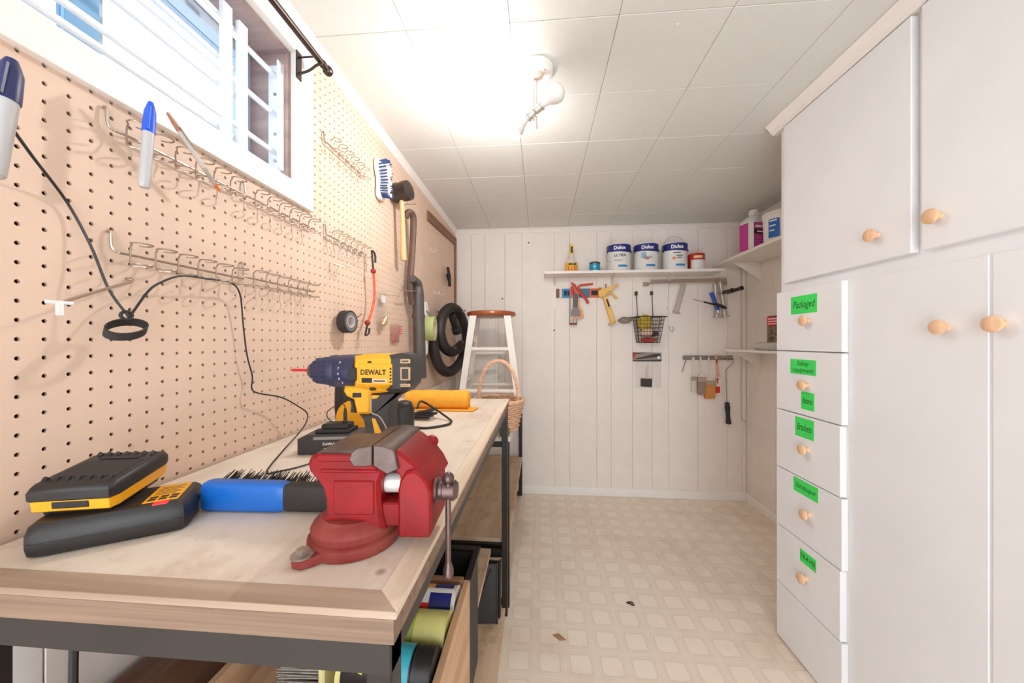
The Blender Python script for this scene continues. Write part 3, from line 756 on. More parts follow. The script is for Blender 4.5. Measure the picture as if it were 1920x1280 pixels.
MB().box(D(690, 0)[0], D(710, 0)[0], -1.21, -1.15, D(0, 716)[1], D(0, 707)[1]).build('spec_label', INK, ho)
MB().box(D(710, 0)[0], D(738, 0)[0], -1.21, -1.15, D(0, 716)[1], D(0, 709)[1]).build('spec_label', M('label_grey', (206, 188, 160), 0.5), ho)
MB().box(D(713, 0)[0], D(735, 0)[0], -1.215, -1.2, D(0, 713.5)[1], D(0, 711.5)[1]).build('print_line', INK, ho)
for j in range(5):
    a = D(743, 690 + j * 6)
    MB().box(a[0], a[0] + 0.14, -1.215, -1.12, a[1] - 0.07, a[1] + 0.07, 0.02).build('air_slot', INK, ho)
for u, v in ((704, 678), (708, 728), (674, 741)):
    a = D(u, v); w_ = 0.36 if v == 741 else 0.18
    MB().box(a[0] - w_, a[0] + w_, -1.14 if v == 678 else (-1.13 if v == 728 else -0.74), -0.6, a[1] - w_ * 0.55, a[1] + w_ * 0.55, 0.05).build('button', BLACKPL, ho)

# ------------------------------------------------------------------ battery charger with pack, near the wall
chg = thing('battery_charger', 'black battery charger with yellow label and red light on bench end', 'charger', (4.75, 17.1, TZ), 33)
HL, HD = 2.95, 1.8
hull = MB().rings([[(x * HL * sx, y * HD * sy, z) for x, y in ((-1, -.72), (-.93, -.95), (-.8, -1), (.8, -1), (.95, -.93), (1, -.7), (1, .7), (.95, .93), (.8, 1), (-.8, 1), (-.95, .93), (-1, .72))]
                   for sx, sy, z in ((0.93, 0.88, 0.0), (0.98, 0.96, 0.12), (1.0, 1.0, 0.5), (1.0, 1.0, 0.95), (0.97, 0.93, 1.35), (0.9, 0.84, 1.55))])
hu = hull.build('hull', BLACKPL, chg)
MB().box(-2.7, 2.7, -1.83, -1.7, 0.62, 0.72, 0.03).build('seam_ridge', BLACKRUB, hu)
MB().box(0.95, 2.4, -1.1, 1.4, 1.5, 1.585, 0.03).build('label_plate', YELLOW, hu)
for j in range(6):
    MB().box(1.15, 2.25 - 0.2 * (j % 2), 0.95 - j * 0.22, 1.03 - j * 0.22, 1.585, 1.595).build('print_line', M('label_print', (122, 92, 40), 0.6), hu)
for j in range(2):
    for i in range(3): MB().box(1.1 + i * 0.44, 1.42 + i * 0.44, -0.95 + j * 0.35, -0.7 + j * 0.35, 1.585, 1.595).build('print_box', INK, hu)
MB().box(1.5, 2.1, -1.55, -1.25, 1.5, 1.6, 0.03).build('indicator', M('led_red', (230, 30, 40), 0.3, emit=0.6), hu, label='red indicator light')
MB().tube([(2.8, 0.9, 0.7), (3.3, 1.0, 0.85), (3.7, 1.05, 0.9)], 0.16, 8, 3).build('strain_relief', BLACKPL, hu)
pk = thing('battery_pack', 'black and yellow slide-on battery pack sitting on the charger', 'battery', (3.35, 17.3, TZ + 1.66), rot=Matrix.Rotation(math.radians(18), 3, 'Z') @ Matrix.Rotation(math.radians(7), 3, 'X') @ Matrix.Rotation(math.radians(2), 3, 'Y') @ Matrix.Diagonal((0.8, 0.87, 1.22)))
ring = ((-1, -.8), (-.9, -1), (.9, -1), (1, -.8), (1, .8), (.9, 1), (-.9, 1), (-1, .8))
MB().rings([[(x * 2.15 * s_, y * 2.3 * s_, z) for x, y in ring] for s_, z in ((0.84, 0.02), (0.86, 0.25))]).build('rail_block', BLACKPL, pk)
MB().rings([[(x * 2.15 * s_, y * 2.3 * s_, z) for x, y in ring] for s_, z in ((0.93, 0.22), (0.98, 0.3), (0.99, 0.72))]).build('band', YELLOW, pk)
sh = MB().rings([[(x * 2.15 * s_, y * 2.3 * s_, z) for x, y in ring] for s_, z in ((0.99, 0.72), (1.03, 0.8), (1.03, 1.1), (0.97, 1.3), (0.88, 1.38))])
shell = sh.build('shell', BLACKPL, pk)
for j in range(7):
    MB().cyl((-1.6 + j * 0.52, -2.3, 0.95), (-1.75 + j * 0.55, -1.5, 1.4), 0.16, n=8).build('grip_rib', BLACKPL, shell)
    MB().cyl((-1.6 + j * 0.52, 2.25, 1.05), (-1.6 + j * 0.52, 1.65, 1.42), 0.14, n=8).build('grip_rib', BLACKPL, shell)
MB().box(-1.1, 1.1, 1.0, 1.35, 1.36, 1.44, 0.03).build('raised_bar', BLACKRUB, shell)
MB().box(-1.6, 1.6, -1.3, 0.8, 1.36, 1.41, 0.02).build('top_panel', BLACKRUB, shell)
MB().box(-0.9, 0.9, -2.32, -2.2, 0.4, 0.68, 0.03).build('release_latch', BLACKPL, shell)

# ------------------------------------------------------------------ counter brush with blue handle
brs = thing('counter_brush', 'bright blue handled black bristle brush lying beside the vise', 'brush', (9.5, 19.6, TZ), 2)
BLUEPL = M('blue_plastic', (22, 106, 200), 0.38, var=0.05)
sec = lambda sy, sz: [(0.55 * sy * math.copysign(abs(math.cos(t)) ** 0.5, math.cos(t)), 0.87 + 0.87 * sz * math.copysign(abs(math.sin(t)) ** 0.45, math.sin(t))) for t in [2 * math.pi * j / 16 for j in range(16)]]
hb = MB().rings([[(x, a, c) for a, c in sec(s1, s2)] for x, s1, s2 in ((-2.5, 0.8, 0.85), (-2.42, 0.95, 0.97), (-2.2, 1, 1), (2.0, 1.0, 0.98), (2.45, 0.9, 0.9), (2.6, 0.75, 0.78))])
hb.build('handle', BLUEPL, brs)
MB().rings([[(x, a, c) for a, c in sec(s1, s2)] for x, s1, s2 in ((2.5, 0.8, 0.86), (2.7, 0.9, 0.92), (6.0, 0.9, 0.92), (6.3, 0.7, 0.8))]).build('block', BLACKRUB, brs)
bb_ = MB()
for j in range(420):
    x = random.uniform(-2.2, 6.0); z = random.uniform(0.5, 1.5)
    l = random.uniform(0.7, 1.0)
    bb_.cyl((x, 0.4, z), (x + random.uniform(-0.15, 0.15), 0.4 + l, z + random.uniform(0.25, 0.5)), 0.035, 0.02, n=4, cap=False)
bo_ = bb_.build('bristles', BLACKPL, brs); bo_['kind'] = 'stuff'

# ------------------------------------------------------------------ 20 V charger box behind the drill, with a plug on top
box_ = thing('adapter_charger', 'black box charger with plug-in adapter behind the drill grip', 'charger', (8.2, 31.1, TZ), 10)
GREYBK = M('charger_black', (58, 54, 52), 0.45, var=0.12)
hx = MB().prism([(-2.9, 0.05), (2.9, 0.05), (2.9, 1.5), (2.4, 1.75), (-2.2, 1.75), (-2.9, 1.4)], -1.4, 1.4, 'xz', 0.12).build('case', GREYBK, box_)
MB().prism([(-1.5, -1.42), (2.8, -1.42), (2.8, -1.25), (-1.5, -1.25)], 1.3, 1.62, 'xy', 0.05).build('silver_edge', M('silver_grey', (160, 156, 152), 0.4, metal=0.4), hx)
MB().box(-2.98, -2.85, -1.0, 0.9, 0.5, 1.2, 0.04).build('port', BLACKPL, hx)
text('lettering', 'DeWalt  20V', 0.34, WHITEINK, hx, (0.2, -1.42, 0.95), (1, 0, 0), (0, 0, 1), bold=0.02)
text('lettering', 'Lithium', 0.3, WHITEINK, hx, (2.05, -1.42, 1.0), (1, 0, 0), (0, 0, 1), bold=0.02)
MB().box(-0.6, 2.1, -1.43, -1.38, 0.55, 0.6).build('print_line', WHITEINK, hx)
ad = MB().prism([(-1.6, -0.9), (1.4, -0.9), (1.6, 0.8), (-1.4, 0.9)], 1.74, 2.1, 'xy', 0.08).prism([(-1.1, -0.7), (1.2, -0.7), (1.3, 0.6), (-1.0, 0.7)], 2.08, 2.55, 'xy', 0.08).build('adapter', BLACKPL, box_)
MB().lathe([(0.24, 2.5), (0.24, 2.7), (0.16, 2.8), (0.17, 3.4), (0.1, 3.9)], 12, (0.75, -0.1, 0)).build('plug', BLACKPL, ad)
MB().tube([(0.75, -0.1, 3.8), (0.65, -0.1, 4.2), (0.2, -0.2, 4.25), (-0.7, -0.3, 3.7), (-0.75, -0.3, 3.1), (-0.3, -0.2, 2.6)], 0.045, 6, 5).build('lead', BLACKPL, ad)
# a second yellow tool lying behind, seen through the grip
cl = thing('circular_tool', 'yellow and black power tool half hidden behind the drill grip', 'power tool', (7.6, 36.6, TZ), 0)
MB().lathe([(0.001, -0.9), (1.7, -0.9), (1.85, -0.7), (1.85, 0.7), (1.7, 0.9), (0.001, 0.9)], 28, (-0.6, 0, 1.9), (0, 1, 0)).build('guard', YELLOW, cl)
MB().prism([(-2.6, 1.2), (-1.6, 1.0), (-1.4, 4.2), (-1.7, 6.2), (-2.3, 6.6), (-2.7, 5.6), (-2.75, 3.0)], -0.7, 0.7, 'xz', 0.2).build('handle', BLACKPL, cl)
MB().lathe([(0.001, 0), (1.0, 0), (1.15, 0.2), (1.15, 2.6), (0.9, 3.0), (0.001, 3.05)], 20, (4.4, 0.9, 0.1)).ball((4.4, 0.9, 3.1), 1.0, 14, 8, (1, 1, 0.5)).build('motor', BLACKPL, cl)

# ------------------------------------------------------------------ cords on the bench
def cordobj(name, pts, r, mat, label, cat, k_=6, n=8, group=None):
    return tag(MB().tube(pts, r, n, k_).build(name, mat), label, cat, group)
P = FL(770, 783, TZ + 0.2)
cw = thing('coiled_cord', 'bundle of black power cord tied with a twist on the bench', 'cord', (P.x, P.y, TZ))
for j in range(5):
    a = random.uniform(-0.3, 0.3); ln = 2.3 + 0.35 * (j % 3)
    pts = [(-ln * 0.8, -0.25 + 0.1 * j, 0.15 + 0.1 * j), (0, 0.05 * j - 0.1, 0.2 + 0.12 * j), (ln, 0.5 * j - 1.0, 0.3 + 0.2 * j), (ln + 0.35, 0.5 * j - 0.6, 0.4 + 0.2 * j), (ln * 0.9, 0.5 * j - 0.2, 0.35 + 0.18 * j), (0, 0.05 * j + 0.1, 0.25 + 0.12 * j), (-ln * 0.85, 0.3 + 0.05 * j, 0.2 + 0.1 * j)]
    MB().tube(pts, 0.11, 6, 5).build('loop', BLACKRUB, cw)
MB().tube([(0.2 * 0 , 0.45 * math.cos(t), 0.5 + 0.45 * math.sin(t)) for t in [2 * math.pi * q / 10 for q in range(10)]], 0.09, 6, 2, closed=True).build('twist_tie', BLACKPL, cw)
pts = [FL(772, 740, TZ + 4.2), FL(795, 758, TZ + 2.6), FL(830, 776, TZ + 0.6), FL(845, 787, TZ + 0.15), FL(838, 795, TZ + 0.12), FL(812, 805, TZ + 0.12), FL(780, 806, TZ + 0.12)]
pts = [Vector((13.3, 38.2, TZ + 2.6)), FL(790, 752, TZ + 2.4), FL(815, 766, TZ + 1.2), FL(842, 785, TZ + 0.25), FL(846, 790, TZ + 0.15), FL(838, 796, TZ + 0.13), FL(800, 802, TZ + 0.12), FL(770, 800, TZ + 0.12)]
cordobj('power_cord', pts, 0.14, BLACKRUB, 'thick black cord looping over the bench toward yellow towel', 'cord')

# rolled towel
tw = thing('rolled_towel', 'orange yellow cloth towel rolled up on the far bench end', 'towel', (11.8, 51.2, TZ), 2)
TOWEL = M('towel_orange', (238, 168, 52), 0.9, var=0.1, vscale=30, bump=0.5, bscale=260)
R = []
for i in range(19):
    x = -4.6 + 9.2 * i / 18; e = 1 - 0.06 * math.sin(i * 1.1) ** 2 - (0.05 if i in (0, 18) else 0)
    R.append([(x, 1.55 * e * math.cos(t) * (1 + 0.03 * math.sin(3 * t + i)), 1.42 + 1.42 * e * math.sin(t) * (1 + 0.02 * math.sin(2 * t + i * 0.7))) for t in [2 * math.pi * j / 22 for j in range(22)]])
tr = MB().rings(R).build('roll', TOWEL, tw)
sp_ = [(4.62 + 0.12 * (j % 2), (0.15 + 1.25 * j / 30) * math.cos(j * 0.6), 1.42 + (0.12 + 1.15 * j / 30) * math.sin(j * 0.6)) for j in range(31)]
MB().tube(sp_, 0.13, 6, 2).build('fold_spiral', TOWEL, tr)
MB().prism([(-4.4, -1.5), (5.6, -2.0), (6.0, 0.6), (-4.4, 0.6)], 0.01, 0.2, 'xy', 0.06).build('loose_end', TOWEL, tr)
# ------------------------------------------------------------------ wire tool holders on the pegboard
WIRE = M('wire', (186, 170, 156), 0.3, metal=0.9, var=0.08)
def rack(label, y0, z, n=6, pitch=1.5, g='ring wire tool holders on the pegboard'):
    t = thing('wire_tool_holder', label, 'tool holder', (0, y0, z), 0, g)
    L = n * pitch
    MB().tube([(0.0, 0.05, 1.3), (0.22, 0.05, 1.3), (0.28, 0.05, 0.5), (0.35, 0.15, 0.12), (0.55, 0.5, 0), (0.6, 0.9, 0), (0.6, L - 0.2, 0), (0.55, L, 0.05), (0.3, L + 0.05, 0.1), (-0.05, L + 0.05, 0.1)], 0.085, 8, 3).build('back_rod', WIRE, t)
    # one station: ring above, C-shaped back, ring below
    pts = []
    def ring_(zc, s_): return [(1.0 + 0.52 + 0.52 * math.cos(a), 0.5 * math.sin(a), zc) for a in [math.pi + s_ * math.radians(25 + 31 * q) for q in range(11)]]
    a = ring_(0.62, 1)[::-1]; b2 = ring_(-0.72, -1)
    pts = a + [(0.85, -0.05, 0.62), (0.72, 0, 0.56), (0.68, 0, 0.3), (0.68, 0, -0.5), (0.74, 0, -0.68), (0.88, 0.05, -0.72)] + b2
    me = MB().tube(pts, 0.055, 6).mesh('ring_hook', WIRE)
    for i in range(n): inst(me, 'ring_hook', t, (0, 0.75 + i * pitch, 0))
    return t
rack('ring wire holder at window corner holding the blue capped marker', 19.5, 61.0)
rack('empty ring wire holder directly under window trim right corner', 29.6, 61.0)
rack('ring wire holder with the black cord running across it', 19.7, 53.4)
rack('empty ring wire holder right of the cord carrying one', 29.4, 53.6)
rack('ring wire holder with the red bungee hooked on its end', 41.6, 61.1)
rack('highest ring wire holder, right of the window below the ceiling', 41.3, 72.6)

# ------------------------------------------------------------------ pens in the holder
GREYPEN = M('marker_grey', (186, 184, 184), 0.4, var=0.04)
def marker(label, top, bot, capm, r=0.29, cap=0.36):
    top, bot = Vector(top), Vector(bot); d = bot - top; L = d.length
    ax_ = -d.normalized()
    t = thing('marker_pen', label, 'marker', bot, 0, 'felt markers in the wire holders')
    MB().lathe([(r * 0.75, 0), (r * 0.98, 0.1), (r, 0.4), (r * 1.02, L * (1 - cap))], 18, (0, 0, 0), ax_).build('barrel', GREYPEN, t)
    c = MB().lathe([(r * 1.12, L * (1 - cap)), (r * 1.12, L * (1 - cap) + 0.2), (r * 1.0, L * 0.88), (r * 0.7, L * 0.95), (r * 0.45, L), (0.001, L)], 16, (0, 0, 0), ax_)
    co = c.build('cap', capm, t)
    s_ = ax_ * (L * (1 - cap) + 0.1); e_ = ax_ * (L * 0.93); off = Vector((0.3, -0.3, 0)).normalized() * r * 1.15
    MB().tube([s_ + off * 1.1, e_ + off * 0.95], 0.09, 6).build('clip', capm, co)
    return t
marker('grey felt marker with bright blue cap hanging in the ring holder', LW(283, 192, 2.2), LW(270, 352, 2.2), M('cap_blue', (28, 92, 220), 0.4))
marker('grey marker with dark navy cap at the left picture edge', LW(22, 112, 6.5), LW(-18, 330, 6.5), M('cap_navy', (36, 44, 92), 0.4), r=0.36)
pt, pe = LW(313, 210, 2.4), LW(414, 362, 2.0)
pen = thing('craft_knife_pen', 'slim translucent pen with orange tip leaning in the ring holder', 'pen', pe)
dd = (pt - pe); L_ = dd.length; dd.normalize()
MB().lathe([(0.02, 0), (0.08, 0.25), (0.14, 0.7)], 12, (0, 0, 0), dd).build('tip', M('pen_orange', (214, 110, 30), 0.4), pen)
MB().lathe([(0.14, 0.7), (0.16, 0.75), (0.16, 2.0)], 12, (0, 0, 0), dd).build('grip', M('pen_dark', (120, 96, 84), 0.4, col2=(190, 180, 172), vscale=60), pen)
MB().lathe([(0.16, 2.0), (0.17, 2.1), (0.17, L_ - 1.1)], 12, (0, 0, 0), dd).build('barrel', M('pen_clear', (206, 196, 188), 0.25), pen)
MB().lathe([(0.17, L_ - 1.1), (0.15, L_ - 0.6), (0.09, L_ - 0.05), (0.001, L_)], 12, (0, 0, 0), dd).build('end_cap', M('pen_brown', (176, 120, 96), 0.4), pen)
MB().tube([dd * (L_ - 0.9) + Vector((0.2, 0, 0)), dd * (L_ - 2.4) + Vector((0.26, 0, 0))], 0.05, 6).build('clip', STEEL, pen)

# ------------------------------------------------------------------ thin black cord over the pegboard, with its strap
cp_ = [LW(-60, 120, 3.0), LW(0, 208, 2.6), LW(60, 292, 1.6), LW(125, 378, 0.35), LW(170, 460, 0.6), LW(203, 540, 1.2), LW(236, 586, 1.7), LW(245, 590, 1.7), LW(276, 548, 1.6), LW(300, 530, 1.5), LW(340, 517, 1.5), LW(385, 522, 1.5), LW(432, 530, 1.3), LW(450, 552, 0.8), LW(456, 610, 0.6), LW(463, 665, 0.6), LW(473, 705, 0.6), LW(472, 728, 0.7), LW(485, 737, 0.9), LW(528, 745, 1.2), LW(560, 762, 1.6), LW(576, 775, 2.0), LW(574, 792, 2.5)]
q0 = FL(560, 812, TZ + 1.2); q1 = FL(533, 842, TZ + 0.4); q2 = FL(500, 884, TZ + 0.08); q3 = FL(530, 882, TZ + 0.07); q4 = FL(570, 872, TZ + 0.07)
cordobj('phone_cord', cp_ + [q0, q1, q2, q3, q4, FL(600, 862, TZ + 0.09)], 0.07, BLACKPL, 'thin black cord draped across the pegboard down onto the bench', 'cord', 6, 6)
lp = LW(237, 617, 1.7)
stp = thing('cord_strap', 'small black strap ring hanging from the cord on the pegboard', 'cord strap', lp)
ro = Matrix.Rotation(math.radians(18), 3, 'X') @ Matrix.Rotation(math.radians(35), 3, 'Y')
prof_r = []
for q in range(28):
    a = 2 * math.pi * q / 28; c_ = Vector((0.62 * math.cos(a), 0.98 * math.sin(a), 0)); nr = Vector((math.cos(a), math.sin(a), 0))
    prof_r.append([ro @ (c_ + nr * i_ + Vector((0, 0, k_))) for i_, k_ in ((0, -0.27), (0.09, -0.27), (0.09, 0.27), (0, 0.27))])
MB().rings(prof_r, closed=True).build('band', BLACKRUB, stp)
MB().tube([Vector((0, 0.3 * math.cos(a), 0.85 + 0.24 * math.sin(a))) for a in [2 * math.pi * q / 12 for q in range(12)]], 0.1, 6, 1, closed=True).build('loop', BLACKRUB, stp)

# long price-tag hook
pA, pB = LW(237, 530, 0.0), LW(112, 567, 5.0)
hk = thing('display_hook', 'long single wire hook with white T end sticking out of pegboard', 'hook', pA)
v_ = pB - pA
MB().tube([Vector((-0.1, 0.0, 0.3)), Vector((0.1, 0, 0.25)), Vector((0.3, 0, 0.05)), v_ * 0.3 + Vector((0, 0, 0.0)), v_ * 0.97], 0.085, 8, 4).build('wire', WIRE, hk)
MB().cyl(v_ + Vector((0, -0.45, 0)), v_ + Vector((0, 0.45, 0)), 0.08, n=8).build('cross_bar', WHITEPL, hk)
MB().box(v_.x - 0.07, v_.x + 0.07, v_.y - 0.12, v_.y + 0.12, v_.z - 0.6, v_.z + 0.05, 0.03).build('tag_tab', WHITEPL, hk)
# a small empty wire clip
p = LW(618, 500, 0.1)
tag(MB().tube([p + Vector(q) for q in ((0, 0, 0.5), (0.1, -0.3, -0.8), (0.2, 1.1, -1.1), (0.3, 1.3, 0.4), (0.3, 0, 0.5), (1.2, 1.4, 0.3), (1.8, 1.9, 0.2), (0.9, 1.2, 0.6))], 0.03, 6).build('wire_clip', WIRE), 'thin bent wire clip below the bungee holder on pegboard', 'clip')
def hook(name, u, v, label, h=1.6, m=None):
    p = LW(u, v, 0); b = MB().tube([(p.x - 0.1, p.y, p.z + 0.35), (0.12, p.y, p.z + 0.3), (0.15, p.y, p.z - 0.35), (0.5, p.y, p.z - 0.75), (h * 0.8, p.y, p.z - 0.7), (h, p.y, p.z - 0.2)], 0.07, 6, 4)
    return tag(b.build('peg_hook', m or WIRE), label, 'hook', 'small bent peg hooks')
hook('peg_hook', 808, 467, 'small white peg hook high up between pry bar and clamp', m=WHITEPL)
hook('peg_hook', 813, 545, 'left of two white peg hooks above the vacuum hose', m=WHITEPL)
hook('peg_hook', 822, 547, 'right of two white peg hooks above the vacuum hose', m=WHITEPL)

# ------------------------------------------------------------------ black tape roll on a hook
p = LW(651, 603, 1.3)
tr_ = thing('tape_roll', 'roll of black electrical tape hanging on a pegboard hook', 'tape roll', p, rot=Matrix.Rotation(math.radians(-4), 3, 'Z'))
def tyre(mb, r0, r1, w, n=30, axis='x'):
    R = []
    for q in range(n):
        a = 2 * math.pi * q / n; c_, s_ = math.cos(a), math.sin(a)
        R.append([(k_, r * c_, r * s_) for r, k_ in ((r0, -w), (r1 - 0.04, -w), (r1, -w + 0.05), (r1, w - 0.05), (r1 - 0.04, w), (r0, w))])
    return mb.rings(R, closed=True)
tyre(MB(), 0.85, 1.5, 0.6).build('tape', BLACKRUB, tr_)
tyre(MB(), 0.7, 0.86, 0.61).build('core', M('core_grey', (196, 190, 186), 0.5), tr_)
tyre(MB(), 0.9, 1.3, 0.605).build('face_print', M('tape_face', (120, 114, 112), 0.5), tr_)
hook('peg_hook', 646, 585, 'peg hook carrying the black tape roll', 2.4)

# ------------------------------------------------------------------ bungee cord
BUN = M('bungee_red', (226, 62, 40), 0.6, var=0.3, vscale=160, col2=(244, 120, 88))
bp = [LW(700, 508, 1.6), LW(702, 540, 1.6), LW(701, 565, 1.6), LW(695, 590, 1.6), LW(689, 605, 1.6)]
bg = thing('bungee_cord', 'red bungee cord with black hooks hanging from the wire holder', 'bungee cord', bp[-1])
MB().tube(bp, 0.2, 8, 6).build('cord', BUN, bg, world=True)
for a, c_ in ((bp[0], LW(697, 470, 1.4)), (bp[-1], LW(685, 628, 1.6))):
    dv = c_ - a; sd = Vector((0.2, 0.45, 0))
    MB().tube([a, a + dv * 0.5, a + dv * 0.85, c_, c_ + sd * 0.8 - dv * 0.05, a + dv * 0.75 + sd * 1.2, a + dv * 0.45 + sd * 1.0], 0.15, 8, 4).build('hook', BLACKPL, bg, world=True)
    MB().ball(a, 0.42, 10, 6).build('knot', M('knot_red', (150, 44, 40), 0.6), bg, world=True)

# ------------------------------------------------------------------ clear bags
def pouch(mb, w, h, t, nx=6, nz=8):
    R = []
    for j in range(nz + 1):
        zz = -h * j / nz; bul = t * math.sin(math.pi * min(1, 0.1 + 0.85 * j / nz)) + 0.03
        f = [(bul * math.sin(math.pi * i / nx) + 0.02 + 0.04 * math.sin(i * 2.3 + j), -w / 2 + w * i / nx, zz) for i in range(nx + 1)]
        k_ = [(0.0 - 0.01, y, z) for x, y, z in reversed(f)]
        R.append(f + k_)
    return mb.rings(R)
p = LW(715, 545, 0.4)
bag = thing('plastic_bag', 'clear zip bag with brass fittings hanging on the pegboard', 'bag', p)
pouch(MB(), 3.6, 6.6, 0.9).build('bag_film', CLEARPL, bag)
MB().box(0.35, 0.4, -0.8, 0.9, -2.0, -0.8).build('card', WHITEPL, bag)
q = MB().T
bf = MB().lathe([(0.3, 0), (0.45, 0.1), (0.45, 0.5), (0.6, 0.6), (0.6, 1.0), (0.4, 1.1), (0.35, 1.8), (0.001, 1.85)], 16, (0.55, -0.9, -5.9), (0.1, 0.6, 0.75)).build('brass_fitting', M('brass', (214, 190, 150), 0.3, metal=0.7), bag)
MB().box(0.0, 0.2, 0.35, 1.25, -6.0, -5.0, 0.1).build('clear_part', WHITEPL, bag)
MB().cyl((-0.4, 0.3, -0.5), (0.0, 0.3, -0.5), 0.05, n=6).cyl((0, 0.3, -0.5), (3.0, 0.6, -0.9), 0.05, n=6).build('hook_wire', WIRE, bag)
p = LW(741, 608, 0.3)
rb = thing('red_print_bag', 'small clear bag with red print beside the brass fittings bag', 'bag', p)
pouch(MB(), 3.6, 3.4, 0.7).build('bag_film', CLEAR('pink_plastic', (246, 226, 222), 0.1, 0.1, 0.25), rb)
MB().box(0.05, 0.3, -1.4, -0.4, -3.2, -1.4, 0.1).build('contents', M('dull_red', (196, 96, 84), 0.6), rb)
for j in range(4): MB().box(0.74, 0.76, 0.1 - 0.15 * (j % 2), 1.4, -0.5 - j * 0.42, -0.32 - j * 0.42).build('red_print', REDINK, rb)

# ------------------------------------------------------------------ scrub brush
p = LW(716, 336, 0.9)
sb = thing('scrub_brush', 'white scrub brush with blue and white bristles high on pegboard', 'brush', p, rot=Matrix.Rotation(math.radians(8), 3, 'X'))
out = [(0.0, 3.2), (0.75, 3.1), (1.15, 2.4), (1.1, 1.2), (0.8, 0.2), (0.85, -0.9), (1.15, -1.9), (1.1, -2.8), (0.6, -3.25), (0, -3.3), (-0.6, -3.25), (-1.1, -2.8), (-1.15, -1.9), (-0.85, -0.9), (-0.8, 0.2), (-1.1, 1.2), (-1.15, 2.4), (-0.75, 3.1)]
out = [(v.x, v.y) for v in catmull([(a, b_, 0) for a, b_ in out], 2, True)]
MB().prism(out, -0.75, 0.1, 'yz', 0.15).build('block', WHITEPL, sb)
MB().prism([(a * 0.8, b_ * 0.8) for a, b_ in out], -0.85, -0.7, 'yz', 0.05).build('grip', M('brush_grey', (98, 86, 84), 0.6), sb)
BLUEB = M('bristle_blue', (58, 84, 136), 0.7, var=0.2)
for sc_, m_, n_, nm in ((1.0, BLUEB, 90, 'blue_bristles'), (0.62, WHITEPL, 110, 'white_bristles')):
    bm_ = MB()
    for j in range(n_):
        a = random.uniform(0, len(out)); a0_ = out[int(a) % len(out)]
        f = sc_ * 0.86 if sc_ == 1.0 else random.uniform(0.05, 0.8)
        y, z = a0_[0] * f, a0_[1] * f
        bm_.cyl((0.08, y, z), (1.35 + random.uniform(-0.1, 0.1), y * 1.12, z * 1.06), 0.13, 0.12, n=5)
    bo2 = bm_.build(nm, m_, sb); bo2['kind'] = 'stuff'

# ------------------------------------------------------------------ mallet
p = LW(753, 362, 2.0); pe2 = LW(757, 488, 2.0)
ml = thing('rubber_mallet', 'black rubber mallet with long pale wooden handle on pegboard', 'mallet', pe2)
hd = p - pe2
MB().lathe([(0.55, 0), (0.6, 0.2), (0.5, hd.length * 0.3), (0.42, hd.length * 0.75), (0.5, hd.length)], 14, (0, 0, 0), hd).build('handle', WOOD('mallet_wood', (226, 160, 108), (240, 190, 140), axis=2, scale=10), ml)
MB().lathe([(1.4, -1.75), (1.7, -1.6), (1.75, -0.6), (1.6, 0), (1.75, 0.6), (1.7, 1.6), (1.4, 1.75)], 20, hd + Vector((0, 0, 0.2)), (0.97, -0.2, 0.1)).build('head', M('mallet_black', (52, 42, 38), 0.3, var=0.15), ml)
MB().cyl((-2.1, -1.1, hd.z - 1.2), (2.0, -1.1, hd.z - 1.2), 0.07, n=6).cyl((-2.1, 1.1, hd.z - 1.2), (2.0, 1.1, hd.z - 1.2), 0.07, n=6).build('hanger', WIRE, ml)

# ------------------------------------------------------------------ pry bar (curved dark bar)
PB = M('pry_brown', (110, 86, 76), 0.4, metal=0.4, var=0.2)
pp_ = [LW(761, 408, 1.2), LW(764, 400, 1.5), LW(770, 398, 2.0), LW(775, 408, 2.2), LW(775, 430, 2.0), LW(773, 470, 1.7), LW(770, 510, 1.6), LW(769, 540, 1.6), LW(773, 570, 1.6)]
pr = thing('pry_bar', 'long dark curved pry bar hanging beside the mallet', 'pry bar', pp_[-1])
MB().tube(pp_, 0.62, 8, 6).build('shaft', PB, pr, world=True)
MB().tube([LW(757, 536, 0), LW(757, 545, 2.5), LW(792, 546, 2.5)], 0.12, 6).build('hanger', WIRE, pr, world=True)

# ------------------------------------------------------------------ vacuum wand
VG = M('wand_grey', (84, 76, 74), 0.45, var=0.1)
w0, w1 = LW(788, 708, 2.6), LW(784, 552, 2.4)
vw = thing('vacuum_wand', 'dark grey vacuum wand with slanted nozzle leaning on pegboard', 'vacuum tube', w0)
dv = w1 - w0
MB().lathe([(1.25, 0), (1.28, 0.2), (1.2, dv.length * 0.5), (1.15, dv.length * 0.85), (1.2, dv.length)], 20, (0, 0, 0), dv).build('tube', VG, vw)
e1 = dv; e2 = LW(774, 522, 2.4) - w0
MB().tube([e1, e1 + (e2 - e1) * 0.35 + Vector((0, 0.7, 1.2)), e2], [1.15, 1.05, 0.95, 0.8, 0.75, 0.7], 12, 4).build('nozzle', VG, vw)
MB().lathe([(1.32, dv.length * 0.72), (1.32, dv.length * 0.76)], 20, (0, 0, 0), dv).build('collar', VG, vw)

